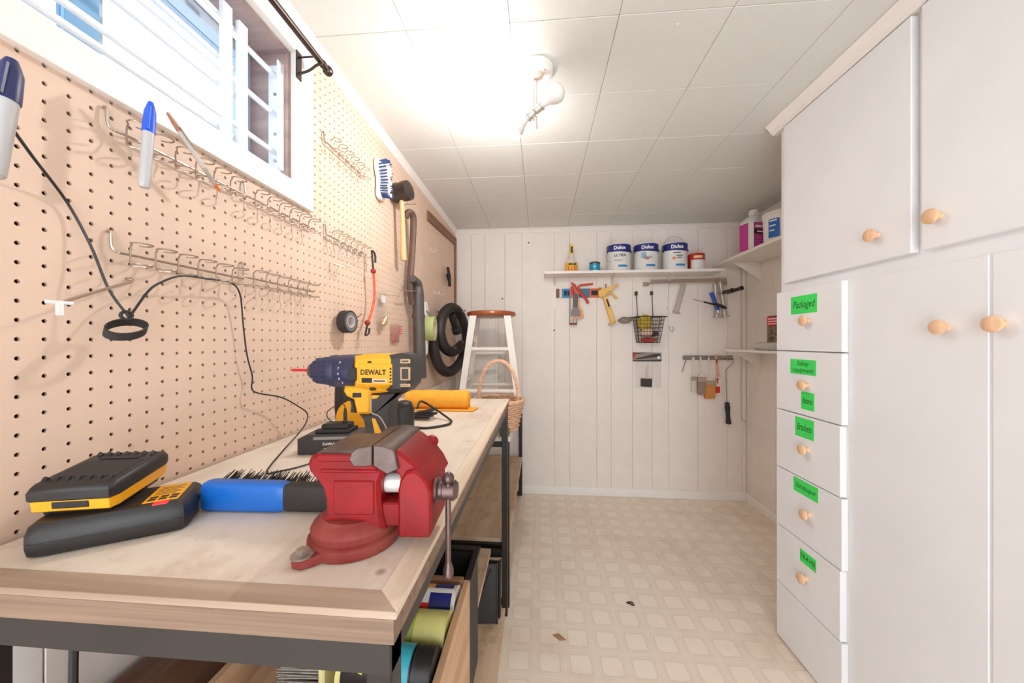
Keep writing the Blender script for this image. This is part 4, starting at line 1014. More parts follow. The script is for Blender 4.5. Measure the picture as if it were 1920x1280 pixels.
# ------------------------------------------------------------------ green tape roll with the white caulk gun frame behind
p = LW(808, 616, 2.4)
gt = thing('green_tape_roll', 'roll of pale green painter tape hanging by the vacuum hose', 'tape roll', p, rot=Matrix.Rotation(math.radians(6), 3, 'Z'))
tyre(MB(), 1.7, 2.75, 0.95).build('tape', M('tape_green', (196, 206, 138), 0.6, var=0.05), gt)
tyre(MB(), 1.5, 1.71, 0.96).build('core', M('core_card', (206, 190, 164), 0.7), gt)
p = LW(798, 600, 1.2)
wp = thing('white_scraper_tool', 'white plastic tool hanging behind the green tape roll', 'tool', p)
MB().prism([(-1.6, 4.0), (-0.2, 4.2), (1.2, 2.0), (1.8, -1.0), (1.0, -3.8), (0.4, -7.5), (-0.8, -8.0), (-1.0, -2.0)], -0.3, 0.5, 'yz', 0.2).build('body', WHITEPL, wp)
MB().tube([(0.6, -1.2, 2.0), (1.0, 0.8, 1.0), (1.2, 2.6, 0.2)], 0.14, 6, 3).build('arm', STEEL, wp)

# ------------------------------------------------------------------ vacuum hose, coiled on a hook
HOSE = M('hose_black', (50, 44, 42), 0.5, var=0.1)
HA, HB = (1.9, 84.0), (5.6, 103.0)            # the loop hangs off a long hook, swung out from the wall
def HP(u, v, o=0.0): return PL(u, v, o, HA, HB)
hp2 = [(866, 646), (856, 655), (845, 659), (833, 650), (826, 628), (827, 602), (836, 583), (849, 577), (862, 588), (871, 612), (874, 640), (868, 668), (855, 689), (840, 697), (826, 689), (816, 666), (812, 640), (813, 620)]
base_p = []
for i, (u, v) in enumerate(hp2):
    f = i / (len(hp2) - 1)
    base_p.append(HP(u, v, 1.6 * (1 - f) + 0.1))
hose = thing('vacuum_hose', 'black ribbed vacuum hose coiled on a pegboard hook', 'hose', base_p[13])
cm_ = catmull(base_p, 16)
MB().tube(cm_, [1.34 if i % 2 else 1.16 for i in range(len(cm_))], 12).build('ribbed_hose', HOSE, hose, world=True, ang=80)
g0, g1 = HP(846, 588, 1.2), HP(858, 622, 1.2)
en = MB().lathe([(1.0, 0), (1.05, (g1 - g0).length * 0.75), (1.35, (g1 - g0).length * 0.78), (1.4, (g1 - g0).length), (1.2, (g1 - g0).length)], 16, g0, g1 - g0)
en.build('end_cuff', BLACKPL, hose, world=True)
hq = HP(848, 586, 0)
MB().tube([(0.05, hq.y - 2.0, hq.z + 0.3), (2.2, hq.y - 1.0, hq.z), (5.5, hq.y + 1.2, hq.z + 0.2), (6.6, hq.y + 2.0, hq.z + 0.8)], 0.22, 8, 3).build('hanger', STEEL, hose, world=True)

# ------------------------------------------------------------------ spring clamp
p = LW(838, 519, 0.6)
sc2 = thing('spring_clamp', 'small black spring clamp hanging near the back corner', 'clamp', p)
MB().tube([(0.4, -0.6, 2.6), (0.5, 0.4, 1.0), (0.6, 1.0, -0.8), (0.5, 0.8, -2.2)], 0.42, 8, 4).build('arm', BLACKPL, sc2)
MB().tube([(0.9, -2.8, 0.2), (0.9, -1.8, -0.9), (0.8, 0.3, -2.0), (0.5, 1.0, -2.3)], 0.42, 8, 4).build('arm', BLACKPL, sc2)
MB().tube([(1.0, -2.8, 0.2), (1.1, -2.0, 0.9), (1.0, -0.8, 0.4), (0.7, 0.2, -0.8)], 0.3, 8, 4).build('jaw', BLACKPL, sc2)

# ------------------------------------------------------------------ step stool on the lower unit
stl = thing('bar_stool', 'white wooden stool with brown round seat standing on shelving unit', 'stool', (14.3, 91.5, UZ), 4)
SEAT = WOOD('seat_wood', (150, 74, 36), (178, 96, 52), axis=0, scale=7, rough=0.28, squash=0.12)
STW = M('stool_white', (234, 226, 218), 0.45, var=0.04)
SH = 25.0
MB().lathe([(5.6, SH - 1.35), (6.3, SH - 1.1), (6.5, SH - 0.7), (6.4, SH - 0.25), (6.1, SH - 0.05), (0.001, SH)], 40).build('seat', SEAT, stl)
for sx in (-1, 1):
    for sy in (-1, 1):
        t0, b0_ = Vector((sx * 4.3, sy * 4.3, SH - 1.3)), Vector((sx * 7.3, sy * 7.3, 0.0)); hw0, hw1 = 0.85, 0.72
        MB().rings([[b0_ + Vector(q) * hw1 for q in ((-1, -1, 0), (1, -1, 0), (1, 1, 0), (-1, 1, 0))], [t0 + Vector(q) * hw0 for q in ((-1, -1, 0), (1, -1, 0), (1, 1, 0), (-1, 1, 0))]]).build('leg', STW, stl)
def lpos(sx, sy, z): f = z / (SH - 1.3); return Vector((sx * (7.3 - 3.0 * f), sy * (7.3 - 3.0 * f), z))
for (a, c_, z) in (((-1, -1), (1, -1), 15.3), ((-1, -1), (1, -1), 5.0), ((-1, 1), (1, 1), 14.0), ((-1, 1), (1, 1), 5.0), ((-1, -1), (-1, 1), 16.8), ((1, -1), (1, 1), 16.8), ((-1, -1), (-1, 1), 7.0), ((1, -1), (1, 1), 7.0)):
    MB().cyl(lpos(*a, z), lpos(*c_, z), 0.55, n=12).build('rung', STW, stl)

# white framed thing leaning in the corner behind hose and stool
bp_ = LW(875, 600, 5)
fr2 = thing('leaning_frame', 'thin white framed panel leaning in corner behind the stool', 'panel', (6.0, 107.2, UZ))
MB().box(-2.0, 7.5, -0.3, 0.3, 0, 24.5, 0.08).build('panel', TRIMW, fr2)
for bx in ((-2.4, -1.8, 0, 25), (7.4, 8.0, 0, 25)): MB().box(bx[0], bx[1], -0.5, 0.5, bx[2], bx[3], 0.1).build('stile', TRIMW, fr2)
MB().box(-1.8, 7.4, -0.5, 0.5, 24.2, 25, 0.1).build('rail', TRIMW, fr2)

# ------------------------------------------------------------------ wicker basket
WICK = WOOD('wicker', (206, 158, 122), (232, 192, 160), axis=0, scale=20, squash=0.4, rough=0.6)
bk = thing('wicker_basket', 'round wicker basket with tall arched handle at the bench end', 'basket', (18.9, 68.3, UZ))
def br_(z): return 3.7 + 1.25 * (z / 5.6)
MB().lathe([(0.001, 0.02), (3.7, 0.02), (3.7, 0.25), (0.001, 0.25)], 24).build('bottom', WICK, bk)
for j in range(13):
    z = 0.35 + j * 0.42
    pts = [Vector(((br_(z) + (0.16 if (q + j) % 2 else -0.12)) * math.cos(2 * math.pi * q / 24), (br_(z) + (0.16 if (q + j) % 2 else -0.12)) * math.sin(2 * math.pi * q / 24), z)) for q in range(24)]
    MB().tube(pts, 0.19, 6, 2, closed=True).build('weave', WICK, bk)
for j in range(2):
    pts = [Vector(((br_(5.7) + 0.15 * math.sin(q * 1.2 + j * 3.1)) * math.cos(2 * math.pi * q / 40), (br_(5.7) + 0.15 * math.sin(q * 1.2 + j * 3.1)) * math.sin(2 * math.pi * q / 40), 5.75 + 0.15 * math.cos(q * 1.2 + j * 3.1))) for q in range(40)]
    MB().tube(pts, 0.24, 6, closed=True).build('rim', WICK, bk)
for j in range(3):
    pts = []
    for q in range(33):
        a = math.pi * q / 32; tw_ = q * 0.9 + j * 2.1
        pts.append(Vector(((3.9 + 0.2 * math.cos(tw_)) * math.cos(a), 0.2 * math.sin(tw_), 4.8 + (8.6 + 0.2 * math.cos(tw_)) * math.sin(a) ** 0.75)))
    MB().tube(pts, 0.2, 6).build('handle_strand', WICK, bk)
# things in the basket
tag(MB().box(16.2, 19.0, 66.6, 69.6, UZ + 3.4, UZ + 6.3, 0.4).build('dark_pouch', M('pouch_dark', (72, 56, 44), 0.7, col2=(176, 150, 80), vscale=40)), 'dark brown and yellow bundle inside the wicker basket', 'pouch')
tag(MB().ball((20.4, 69.0, UZ + 4.6), 1.5, 12, 8, (1, 1, 0.8)).build('grey_bundle', M('bundle_grey', (126, 112, 98), 0.8, col2=(196, 180, 160), vscale=40)), 'grey crumpled bundle inside the wicker basket', 'bundle')
g = MB().lathe([(0.9, 0), (1.0, 0.2), (1.0, 1.2), (0.7, 1.5), (0.001, 1.5)], 14, (20.6, 63.6, UZ))
tag(g.build('green_jar', M('dull_green', (110, 116, 84), 0.6)), 'small dull green lump on the lower unit under the basket', 'jar')
# ------------------------------------------------------------------ shelf on the back wall and what stands on it
SZ = 68.4
shb = thing('wall_shelf', 'long white shelf on the back wall holding paint cans', 'shelf', (54, 106, SZ - 0.8))
MB().box(28.4, 78.7, 102.3, BACK_Y - 0.02, SZ - 0.8, SZ, 0.06).build('board', TRIMW, shb, world=True)
for u in (1040, 1146, 1250):
    x = BW(u, 520).x
    k_ = MB().box(x - 0.35, x + 0.35, BACK_Y - 0.2, BACK_Y - 0.02, SZ - 11, SZ - 0.8, 0.03).prism([(103.5, SZ - 0.82), (BACK_Y - 0.15, SZ - 0.82), (BACK_Y - 0.15, SZ - 3.2), (BACK_Y - 0.8, SZ - 3.0)], x - 0.12, x + 0.12, 'yz')
    bo_ = k_.build('bracket', TRIMW, shb, world=True)
    for dz in (-2.4, -10.3): MB().cyl((x, BACK_Y - 0.2, SZ + dz), (x, BACK_Y - 0.32, SZ + dz), 0.14, n=8).build('screw', STEEL, bo_, world=True)
shr = thing('corner_shelf', 'white shelf along the right wall under the jugs', 'shelf', (84, 85, 70))
MB().box(79.0, RIGHT_X - 0.02, 60.1, BACK_Y - 0.02, 70.0, 70.8, 0.06).build('board', TRIMW, shr, world=True)
shl = thing('small_wall_shelf', 'small white shelf at eye level beside the drawers', 'shelf', (84, 85, 45))
MB().box(80.6, RIGHT_X - 0.02, 60.1, BACK_Y - 4, 45.0, 45.6, 0.06).build('board', TRIMW, shl, world=True)
for sh_, zt in ((shr, 70.0), (shl, 45.0)):
    for y in (72, 103):
        MB().prism([(81.5, zt - 0.02), (RIGHT_X - 0.05, zt - 0.02), (RIGHT_X - 0.05, zt - 5), (RIGHT_X - 0.6, zt - 4.6)], y - 0.1, y + 0.1, 'xz').build('bracket', TRIMW, sh_, world=True)

CANW = M('can_white', (226, 224, 220), 0.35, var=0.03)
CANBLUE = M('can_navy', (38, 46, 122), 0.35, var=0.08)
def sleeve(mb, r, z0, z1, a0=0, a1=360, n=36, lip=0.015):
    """thin curved sheet wrapped round a can"""
    vs, fs = [], []
    for j in range(n + 1):
        a = math.radians(a0 + (a1 - a0) * j / n)
        for z in (z0, z1): vs.append(((r + lip) * math.cos(a), (r + lip) * math.sin(a), z))
    for j in range(n): fs.append((2 * j, 2 * j + 2, 2 * j + 3, 2 * j + 1))
    return mb.add(vs, fs)
def paint_can(label, u, turn, words):
    x = BW(u, 480, 4.4).x
    t = thing('paint_can', label, 'paint can', (x, BACK_Y - 4.4, SZ), turn, 'gallon paint cans on the wall shelf')
    r, h_ = 3.45, 7.7
    MB().lathe([(r - 0.08, 0), (r, 0.1), (r - 0.06, 0.2), (r - 0.06, h_ - 0.25), (r, h_ - 0.15), (r - 0.05, h_), (r - 0.4, h_ - 0.02), (r - 0.5, h_ - 0.18), (0.001, h_ - 0.18)], 40).build('body', CANW, t)
    b_ = MB(); n = 40; vs, fs = [], []
    for j in range(n + 1):
        a = 2 * math.pi * j / n
        zb = h_ - 2.1 - 0.35 * math.cos(a + 1.2)
        for z in (zb, h_ - 0.2): vs.append(((r + 0.0) * math.cos(a), (r + 0.0) * math.sin(a), z))
    for j in range(n): fs.append((2 * j, 2 * j + 2, 2 * j + 3, 2 * j + 1))
    band = b_.add(vs, fs).build('blue_band', CANBLUE, t)
    def wrap(s_, size, z, ang, mat, bold=0.0, shear=0.0, parent=t):
        a = math.radians(ang); o = Vector(((r + 0.06) * math.sin(a), -(r + 0.06) * math.cos(a), z))
        text('lettering', s_, size, mat, parent, o, (math.cos(a), math.sin(a), 0), (0, 0, 1), bend=r + 0.06, bold=bold, shear=shear)
    wrap('Dulux', 1.4, h_ - 1.3, -8, WHITEINK, 0.03, parent=band)
    MB().ball((0, 0, 0), 0.01, 4, 3)
    for s_, size, z, ang, mat, bold, shear in words: wrap(s_, size, z, ang, mat, bold, shear)
    for a0, a1, z0, z1, m_ in ((-105, -60, 0.9, 1.5, M('swoosh_blue', (52, 130, 190), 0.4)),):
        sleeve(MB(), r, z0, z1, a0, a1, 10).build('printed_stripe', m_, t)
    for s_ in (-1, 1): MB().lathe([(0.45, 0), (0.4, 0.15), (0.001, 0.2)], 12, (s_ * r * 0.97, -0.6, h_ - 1.9), (s_, 0, 0)).build('handle_lug', BLACKPL, t)
    return t, r, h_
OL = M('olive_ink', (150, 160, 96), 0.5, var=0); DK = M('grey_ink', (96, 104, 112), 0.5, var=0); OR = M('orange_ink', (226, 116, 70), 0.5, var=0)
t, r, h_ = paint_can('paint can lettered ULTRA, leftmost of the three blue banded cans', 1160, 0, [('ULTRA', 1.15, 4.2, -8, INK, 0.01, 0.2), ('WALLS', 0.7, 2.8, -14, OL, 0.02, 0)])
MB().tube([(-r, -0.7, 5.8), (-r - 0.3, -1.0, 4.6), (-r - 0.25, -1.6, 3.2), (-r * 0.85, -2.6, 2.4)], 0.05, 6, 4).build('bail', WIRE, t)
t, r, h_ = paint_can('paint can lettered Bath, middle of the three blue banded cans', 1211, 0, [('Bath', 1.35, 3.5, -6, DK, 0, 0.1)])
sleeve(MB(), r, 3.3, 5.0, -128, -104, 8).build('printed_patch', M('patch_blue', (150, 176, 200), 0.5), t)
sleeve(MB(), r, 2.8, 3.5, -106, -92, 6).build('printed_patch', OR, t)
t, r, h_ = paint_can('paint can with raised wire handle, rightmost of the three cans', 1265, 0, [])
for zz, a0_, a1_ in ((4.5, -116, -84), (3.7, -104, -74), (3.1, -100, -78)): sleeve(MB(), r, zz, zz + 0.3, a0_, a1_, 8).build('print_line', DK, t)
sleeve(MB(), r, 2.8, 3.5, -120, -106, 6).build('printed_patch', OR, t)
MB().tube([Vector((-r * 1.02 * math.cos(a), -0.6 + 1.2 * math.sin(a), h_ - 1.9 + 4.6 * math.sin(a))) for a in [math.pi * q / 20 for q in range(21)]], 0.06, 6).build('bail', WIRE, t)
# small cans
x = BW(1305, 480, 4).x
rc_ = thing('small_red_can', 'small red and white tin at right end of the shelf', 'tin', (x, BACK_Y - 4.2, SZ))
MB().lathe([(2.2, 0), (2.25, 0.1), (2.25, 4.6), (2.15, 4.8), (1.9, 4.7), (0.001, 4.6)], 28).build('body', M('tin_red', (198, 56, 44), 0.35, var=0.08), rc_)
sleeve(MB(), 2.25, 0.2, 2.9, -150, -20, 16).build('label_sheet', CANW, rc_)
sleeve(MB(), 2.25, 3.4, 4.1, -130, -70, 12).build('print_line', M('cream_ink', (236, 214, 160), 0.5, var=0), rc_)
x = BW(1115, 490, 4).x
bc_ = thing('small_teal_can', 'small teal blue tin with dark lid on the shelf', 'tin', (x, BACK_Y - 4.2, SZ))
MB().lathe([(1.5, 0), (1.55, 0.08), (1.55, 2.5)], 24).build('body', M('tin_teal', (20, 150, 186), 0.35, var=0.06), bc_)
MB().lathe([(1.6, 2.45), (1.62, 2.85), (1.45, 3.0), (0.001, 2.95)], 24).build('lid', M('lid_dark', (66, 44, 48), 0.4), bc_)
sleeve(MB(), 1.55, 0.05, 0.5).build('label_sheet', CANW, bc_)
sleeve(MB(), 1.55, 1.4, 1.7, -115, -85, 8).build('print_line', WHITEINK, bc_)
# spray bottle
x = BW(1071, 480, 4).x
sp = thing('spray_bottle', 'clear spray bottle with yellow label and yellow trigger on shelf', 'spray bottle', (x, BACK_Y - 4.2, SZ))
MB().lathe([(1.75, 0), (1.85, 0.1), (1.85, 2.6), (1.7, 3.1), (1.0, 4.0), (0.75, 4.9), (0.62, 5.6)], 24).build('bottle', M('bottle_clear', (228, 218, 204), 0.2), sp)
lb = sleeve(MB(), 1.85, 0.1, 2.75).build('label_sheet', M('label_yellow', (240, 182, 50), 0.45), sp)
MB().box(-0.9, 1.2, -1.93, -1.8, 2.0, 2.6).build('print_block', INK, lb)
MB().box(-0.4, 0.8, -1.97, -1.93, 2.15, 2.45).build('print_block', M('green_ink', (120, 150, 60), 0.5, var=0), lb)
for i in range(3):
    for j in range(2): MB().box(-1.1 + i * 0.85, -0.7 + i * 0.85, -1.9, -1.7, 0.5 + j * 0.7, 0.85 + j * 0.7).build('print_block', REDINK, lb)
MB().lathe([(0.62, 5.5), (0.66, 5.6), (0.66, 6.2), (0.5, 6.3)], 18).prism([(-0.9, 6.2), (0.7, 6.2), (1.0, 7.4), (0.7, 8.4), (-0.4, 8.5), (-2.0, 8.2), (-2.0, 7.6), (-0.9, 7.3)], -0.5, 0.5, 'yz', 0.12).build('trigger_head', M('trigger_yellow', (244, 206, 84), 0.4), sp)
MB().prism([(-1.5, 7.4), (-1.2, 7.4), (-1.1, 6.2), (-1.5, 5.7)], -0.25, 0.25, 'yz').build('trigger', BLACKPL, sp)

# jugs on the corner shelf
jg = thing('magenta_label_jug', 'white handled jug with magenta label on the corner shelf', 'jug', (82.3, 95.0, 70.8), 14)
MB().rings([[(a * sx, b_ * sy, z) for a, b_ in ((-1, -.7), (-.7, -1), (.7, -1), (1, -.7), (1, .7), (.7, 1), (-.7, 1), (-1, .7))] for sx, sy, z in ((2.6, 2.0, 0), (2.75, 2.1, 0.3), (2.75, 2.1, 7.0), (2.4, 1.9, 8.2), (1.4, 1.1, 9.2), (0.9, 0.8, 9.5), (0.9, 0.8, 10.2))]).build('body', WHITEPL, jg)
MB().lathe([(1.05, 10.0), (1.05, 10.9), (0.9, 11.0), (0.001, 11.0)], 18).build('cap', WHITEPL, jg)
MB().tube([(1.0, 0.2, 9.6), (2.2, 0.2, 10.4), (3.1, 0.2, 9.2), (2.9, 0.2, 7.2)], 0.5, 10, 4).build('handle', WHITEPL, jg)
MAG = M('label_magenta', (196, 60, 148), 0.45, var=0.06)
lb = MB().box(-1.9, 1.9, -2.13, -2.08, 0.3, 7.2).build('label_sheet', MAG, jg)
MB().box(-1.9, 1.9, -2.15, -2.1, 4.3, 5.5).build('print_block', M('dark_plum', (70, 26, 56), 0.5), lb)
MB().box(-1.5, 1.5, -2.15, -2.1, 5.95, 6.5).build('print_line', WHITEINK, lb)
MB().box(-1.0, 1.4, -2.18, -2.12, 4.7, 5.1).build('print_line', WHITEINK, lb)
for j in range(5): MB().box(-1.5, 1.4 - 0.3 * (j % 2), -2.15, -2.1, 3.6 - j * 0.6, 3.72 - j * 0.6).build('print_line', M('label_pink', (226, 150, 200), 0.5), lb)
# left side of the label, seen from the aisle
MB().box(-2.8, -2.74, -1.3, 1.4, 0.3, 7.2).build('label_side', MAG, jg)
tb = thing('blue_label_tub', 'white round tub with blue label beside the magenta jug', 'tub', (83.4, 86.2, 70.8), 0)
MB().lathe([(3.2, 0), (3.35, 0.1), (3.6, 6.2), (3.75, 6.3), (3.75, 6.9), (3.5, 7.1), (0.001, 7.1)], 36).build('body', WHITEPL, tb)
sleeve(MB(), 3.5, 0.9, 5.6, 195, 232, 10, 0.05).build('label_sheet', M('label_blue', (28, 106, 196), 0.45), tb)
sleeve(MB(), 3.5, 0.9, 5.6, 240, 285, 10, 0.05).build('label_sheet', M('label_greywhite', (206, 206, 206), 0.45), tb)
for j in range(3): sleeve(MB(), 3.5, 4.6 - j * 1.1, 4.9 - j * 1.1, 199, 224 - j * 4, 8, 0.08).build('print_line', WHITEINK, tb)
MB().tube([Vector((-3.7 * math.cos(a) * 0.4, -3.6, 6.3 - 3.0 * math.sin(a))) for a in [math.pi * q / 8 for q in range(9)]], 0.05, 6).build('bail', WIRE, tb)
# on the low shelf
lc = thing('red_black_canister', 'red and black printed canister on the low corner shelf', 'canister', (84.6, 90.2, 45.6), 0)
MB().lathe([(1.6, 0), (1.65, 0.1), (1.65, 8.2), (1.4, 8.5), (0.001, 8.5)], 24).build('body', M('canister_black', (44, 36, 32), 0.4, col2=(150, 130, 100), vscale=60), lc)
sleeve(MB(), 1.66, 6.0, 8.2).build('red_band', M('band_red', (206, 36, 34), 0.4), lc)
sleeve(MB(), 1.66, 0.2, 2.0, n=30).build('printed_band', M('band_grey', (120, 112, 104), 0.5, col2=(220, 214, 208), vscale=80), lc)
for j in range(3): sleeve(MB(), 1.68, 6.4 + j * 0.6, 6.6 + j * 0.6, 180, 300, 12).build('print_line', WHITEINK, lc)
ct = thing('caulk_tube', 'grey white caulking tube lying on the low corner shelf', 'caulk tube', (83.4, 92, 45.6))
MB().lathe([(0.95, -5), (1.0, -4.9), (1.0, 3.4), (0.8, 3.9), (0.3, 4.1), (0.12, 6.2), (0.001, 6.2)], 20, (0, 0, 1.0), (0, 1, 0)).build('tube', M('tube_grey', (206, 202, 198), 0.4, var=0.08), ct)

# ------------------------------------------------------------------ tool strip with caulk guns and scrapers
y0 = BACK_Y
def BX(u, h=1.0): return BW(u, 560, h).x
def BZ(v, h=1.0): return BW(1200, v, h).z
tsr = thing('tool_strip', 'orange and blue printed tool strip on the back wall', 'tool rack', (BX(1095), y0, BZ(557)))
segs = ((1043, 1049, 'seg_brown', (110, 70, 52)), (1049, 1054, 'seg_pale', (220, 206, 196)), (1054, 1069, 'seg_blue', (40, 130, 186)), (1069, 1086, 'seg_pink', (214, 130, 112)), (1086, 1106, 'seg_slate', (66, 108, 140)), (1106, 1124, 'seg_orange', (226, 96, 48)))
for a, b_, n_, c_ in segs:
    MB().box(BX(a), BX(b_), y0 - 0.5, y0 - 0.02, BZ(556), BZ(539), 0.04).build('segment', M(n_, c_, 0.5), tsr, world=True)
for a, b_ in ((1058, 1063), (1064, 1068), (1109, 1121)): MB().box(BX(a), BX(b_), y0 - 0.56, y0 - 0.5, BZ(552), BZ(543)).build('printed_mark', INK, tsr, world=True)
REDG = M('gun_red', (206, 70, 54), 0.45, var=0.08)
def bt_(pts, r, nm, m_, par, k_=3, n=8): return MB().tube([(BX(u, h), y0 - h, BZ(v, h)) for u, v, h in pts], r, n, k_).build(nm, m_, par, world=True)
rg = thing('red_caulk_gun', 'red skeleton caulking gun hanging on the tool strip', 'caulk gun', (BX(1075), y0 - 1.5, BZ(610)))
bt_([(1071, 529, 1.2), (1078, 533, 1.2), (1081, 540, 1.2), (1087, 534, 1.3), (1098, 532, 1.4), (1112, 531, 1.4)], 0.3, 'trigger', REDG, rg)
bt_([(1083, 538, 1.3), (1090, 550, 1.4), (1098, 558, 1.5), (1103, 568, 1.6)], 0.42, 'handle', REDG, rg)
bt_([(1073, 535, 1.2), (1074, 545, 1.2), (1078, 552, 1.2)], 0.5, 'yoke', REDG, rg)
bt_([(1069, 552, 1.2), (1068, 607, 1.2)], 0.12, 'frame_rod', STEEL, rg, 0); bt_([(1075, 552, 1.0), (1075, 607, 1.0)], 0.1, 'frame_rod', STEEL, rg, 0)
bt_([(1083, 552, 1.2), (1081, 607, 1.2)], 0.12, 'frame_rod', STEEL, rg, 0)
MB().lathe([(1.15, 0), (1.15, 0.5), (0.9, 0.5)], 18, (BX(1074.5), y0 - 1.25, BZ(608))).build('end_cap', M('cap_brown', (128, 70, 58), 0.5), rg, world=True)
pk2 = thing('putty_knife', 'dark grey putty knife hanging in front of red caulk gun', 'putty knife', (BX(1080), y0 - 2.0, BZ(592)))
def flat(poly, h0, h1, nm, m_, par, b=0.0):
    return MB().prism([(BX(u, h0), BZ(v, h0)) for u, v in poly], y0 - h1, y0 - h0, 'xz', b).build(nm, m_, par, world=True)
flat([(1076, 549), (1082, 549), (1084, 553), (1083, 565), (1082, 575), (1076, 575), (1075, 565), (1075, 553)], 1.9, 2.3, 'handle', M('knife_grey', (92, 84, 82), 0.5), pk2, 0.1)
flat([(1075.5, 574), (1082.5, 574), (1088, 582), (1089, 592), (1070, 592), (1071, 582)], 2.05, 2.13, 'blade', M('blade_grey', (116, 106, 102), 0.45, metal=0.5), pk2)
pk3 = thing('orange_scraper', 'pale orange scraper hanging behind the grey putty knife', 'scraper', (BX(1088), y0 - 1.4, BZ(597)))
flat([(1080, 558), (1086, 558), (1087, 572), (1093, 582), (1095, 595), (1074, 597), (1074, 592), (1088, 590)], 1.55, 1.7, 'blade', M('scraper_orange', (236, 168, 116), 0.5), pk3)
YG = M('gun_yellow', (234, 186, 96), 0.45, var=0.06)
yg = thing('yellow_caulk_gun', 'yellow caulking gun hanging muzzle down on the tool strip', 'caulk gun', (BX(1140), y0 - 1.5, BZ(610)))
flat([(1121, 545), (1128, 541), (1140, 539), (1158, 532), (1158, 535), (1146, 544), (1137, 549), (1133, 557), (1122, 556)], 0.9, 1.9, 'head', YG, yg, 0.1)
bt_([(1136, 548, 1.4), (1147, 550, 1.4), (1157, 559, 1.5)], 0.34, 'trigger', YG, yg)
flat([(1129, 555), (1137, 555), (1153, 602), (1145, 608)], 0.7, 1.9, 'barrel', YG, yg, 0.1)
flat([(1136, 560), (1139, 560), (1144, 574), (1141, 575)], 1.9, 1.95, 'lettering_panel', INK, yg)
flat([(1140, 607), (1153, 601), (1154, 605), (1142, 610)], 0.6, 2.0, 'end_cap', M('yellow_dull', (206, 160, 84), 0.5), yg)
bt_([(1124, 538, 1.3), (1127, 542, 1.3)], 0.25, 'thumb_release', STEEL, yg, 0); bt_([(1136, 531, 1.3), (1136, 540, 1.3)], 0.12, 'plunger_rod', BLACKMETAL, yg, 0)

# ------------------------------------------------------------------ steel bar with clips, tubes and screwdrivers
NB = M('bar_nickel', (190, 172, 158), 0.3, metal=0.8, var=0.08)
hb2 = thing('hanging_bar', 'brushed steel hanging bar on the back wall under the shelf', 'rail', (BX(1285), y0, BZ(536)))
MB().prism([(BX(1220, 2), BZ(524.5, 2)), (BX(1362, 2), BZ(523.5, 2)), (BX(1362, 2), BZ(530, 2)), (BX(1220, 2), BZ(532, 2))], y0 - 2.15, y0 - 1.95, 'xz').build('bar', NB, hb2, world=True)
for u0, u1 in ((1207, 1218), (1358, 1366)):
    MB().box(BX(u0), BX(u1), y0 - 0.3, y0 - 0.02, BZ(536), BZ(528), 0.05).build('mount_plate', NB, hb2, world=True)
bt_([(1216, 532, 0.3), (1220, 531, 0.9), (1224, 529, 1.9)], 0.3, 'mount_arm', NB, hb2); bt_([(1361, 531, 0.3), (1361, 530, 1.1), (1360, 528, 1.9)], 0.3, 'mount_arm', NB, hb2)
CLT = CLEAR('clear_tube', (236, 232, 228), 0.16, 0.08, 0.22)
def ctube(label, ua, va, ub, vb, r, h):
    t = thing('clear_tube', label, 'tube', (BX(ub, h), y0 - h, BZ(vb, h)), 0, 'clear plastic tubes on the steel bar')
    a, b_ = Vector((BX(ua, h), y0 - h, BZ(va, h))), Vector((BX(ub, h), y0 - h, BZ(vb, h)))
    MB().cyl(a, b_, r, n=14).build('tube', CLT, t, world=True)
    d_ = (b_ - a).normalized()
    MB().cyl(b_ - d_ * 0.2, b_ + d_ * 0.25, r * 1.5, n=14).build('foot', CLT, t, world=True)
    MB().tube([a - d_ * 0.2, a - d_ * 0.9 + Vector((0, 0.4, 0.4)), a - d_ * 0.7 + Vector((0, 0.9, 0))], 0.08, 6, 3).build('hook', WIRE, t, world=True)
ctube('clear plastic tube hanging mid bar, left of the screwdrivers', 1282, 534, 1268, 586, 0.75, 2.6)
ctube('clear plastic tube behind the blue tool, left of a pair', 1341, 534, 1344, 594, 0.7, 2.7)
ctube('clear plastic tube behind the blue tool, right of a pair', 1350, 530, 1359, 594, 0.8, 2.7)
cb_ = thing('blue_cutter', 'blue handled cutter hanging at right end of steel bar', 'cutter', (BX(1346, 3.6), y0 - 3.6, BZ(586, 3.6)))
bt_([(1333, 550, 3.6), (1337, 558, 3.6), (1341, 570, 3.6), (1346, 582, 3.6)], 0.55, 'handle', M('cutter_blue', (30, 74, 180), 0.4), cb_, 4, 10)
bt_([(1345, 581, 3.6), (1347, 587, 3.6)], 0.45, 'end_cap', STEEL, cb_, 0)
sd_ = thing('screwdriver', 'black handled screwdriver lying across the blue cutter', 'screwdriver', (BX(1340, 4.5), y0 - 4.5, BZ(570, 4.5)))
bt_([(1300, 562, 4.5), (1324, 568, 4.5)], 0.12, 'blade', STEEL, sd_, 0); bt_([(1320, 567, 4.5), (1336, 571, 4.5), (1340, 572, 4.5)], 0.25, 'ferrule', BLACKPL, sd_, 0)
bt_([(1340, 571, 4.5), (1352, 575, 4.5), (1360, 578, 4.5)], 0.5, 'handle', M('handle_plum', (56, 40, 44), 0.3), sd_, 3, 10); bt_([(1359, 577.5, 4.5), (1362, 578.5, 4.5)], 0.42, 'end_cap', CHROME, sd_, 0)
PIPE = M('pipe_dark', (96, 86, 80), 0.35, metal=0.7)
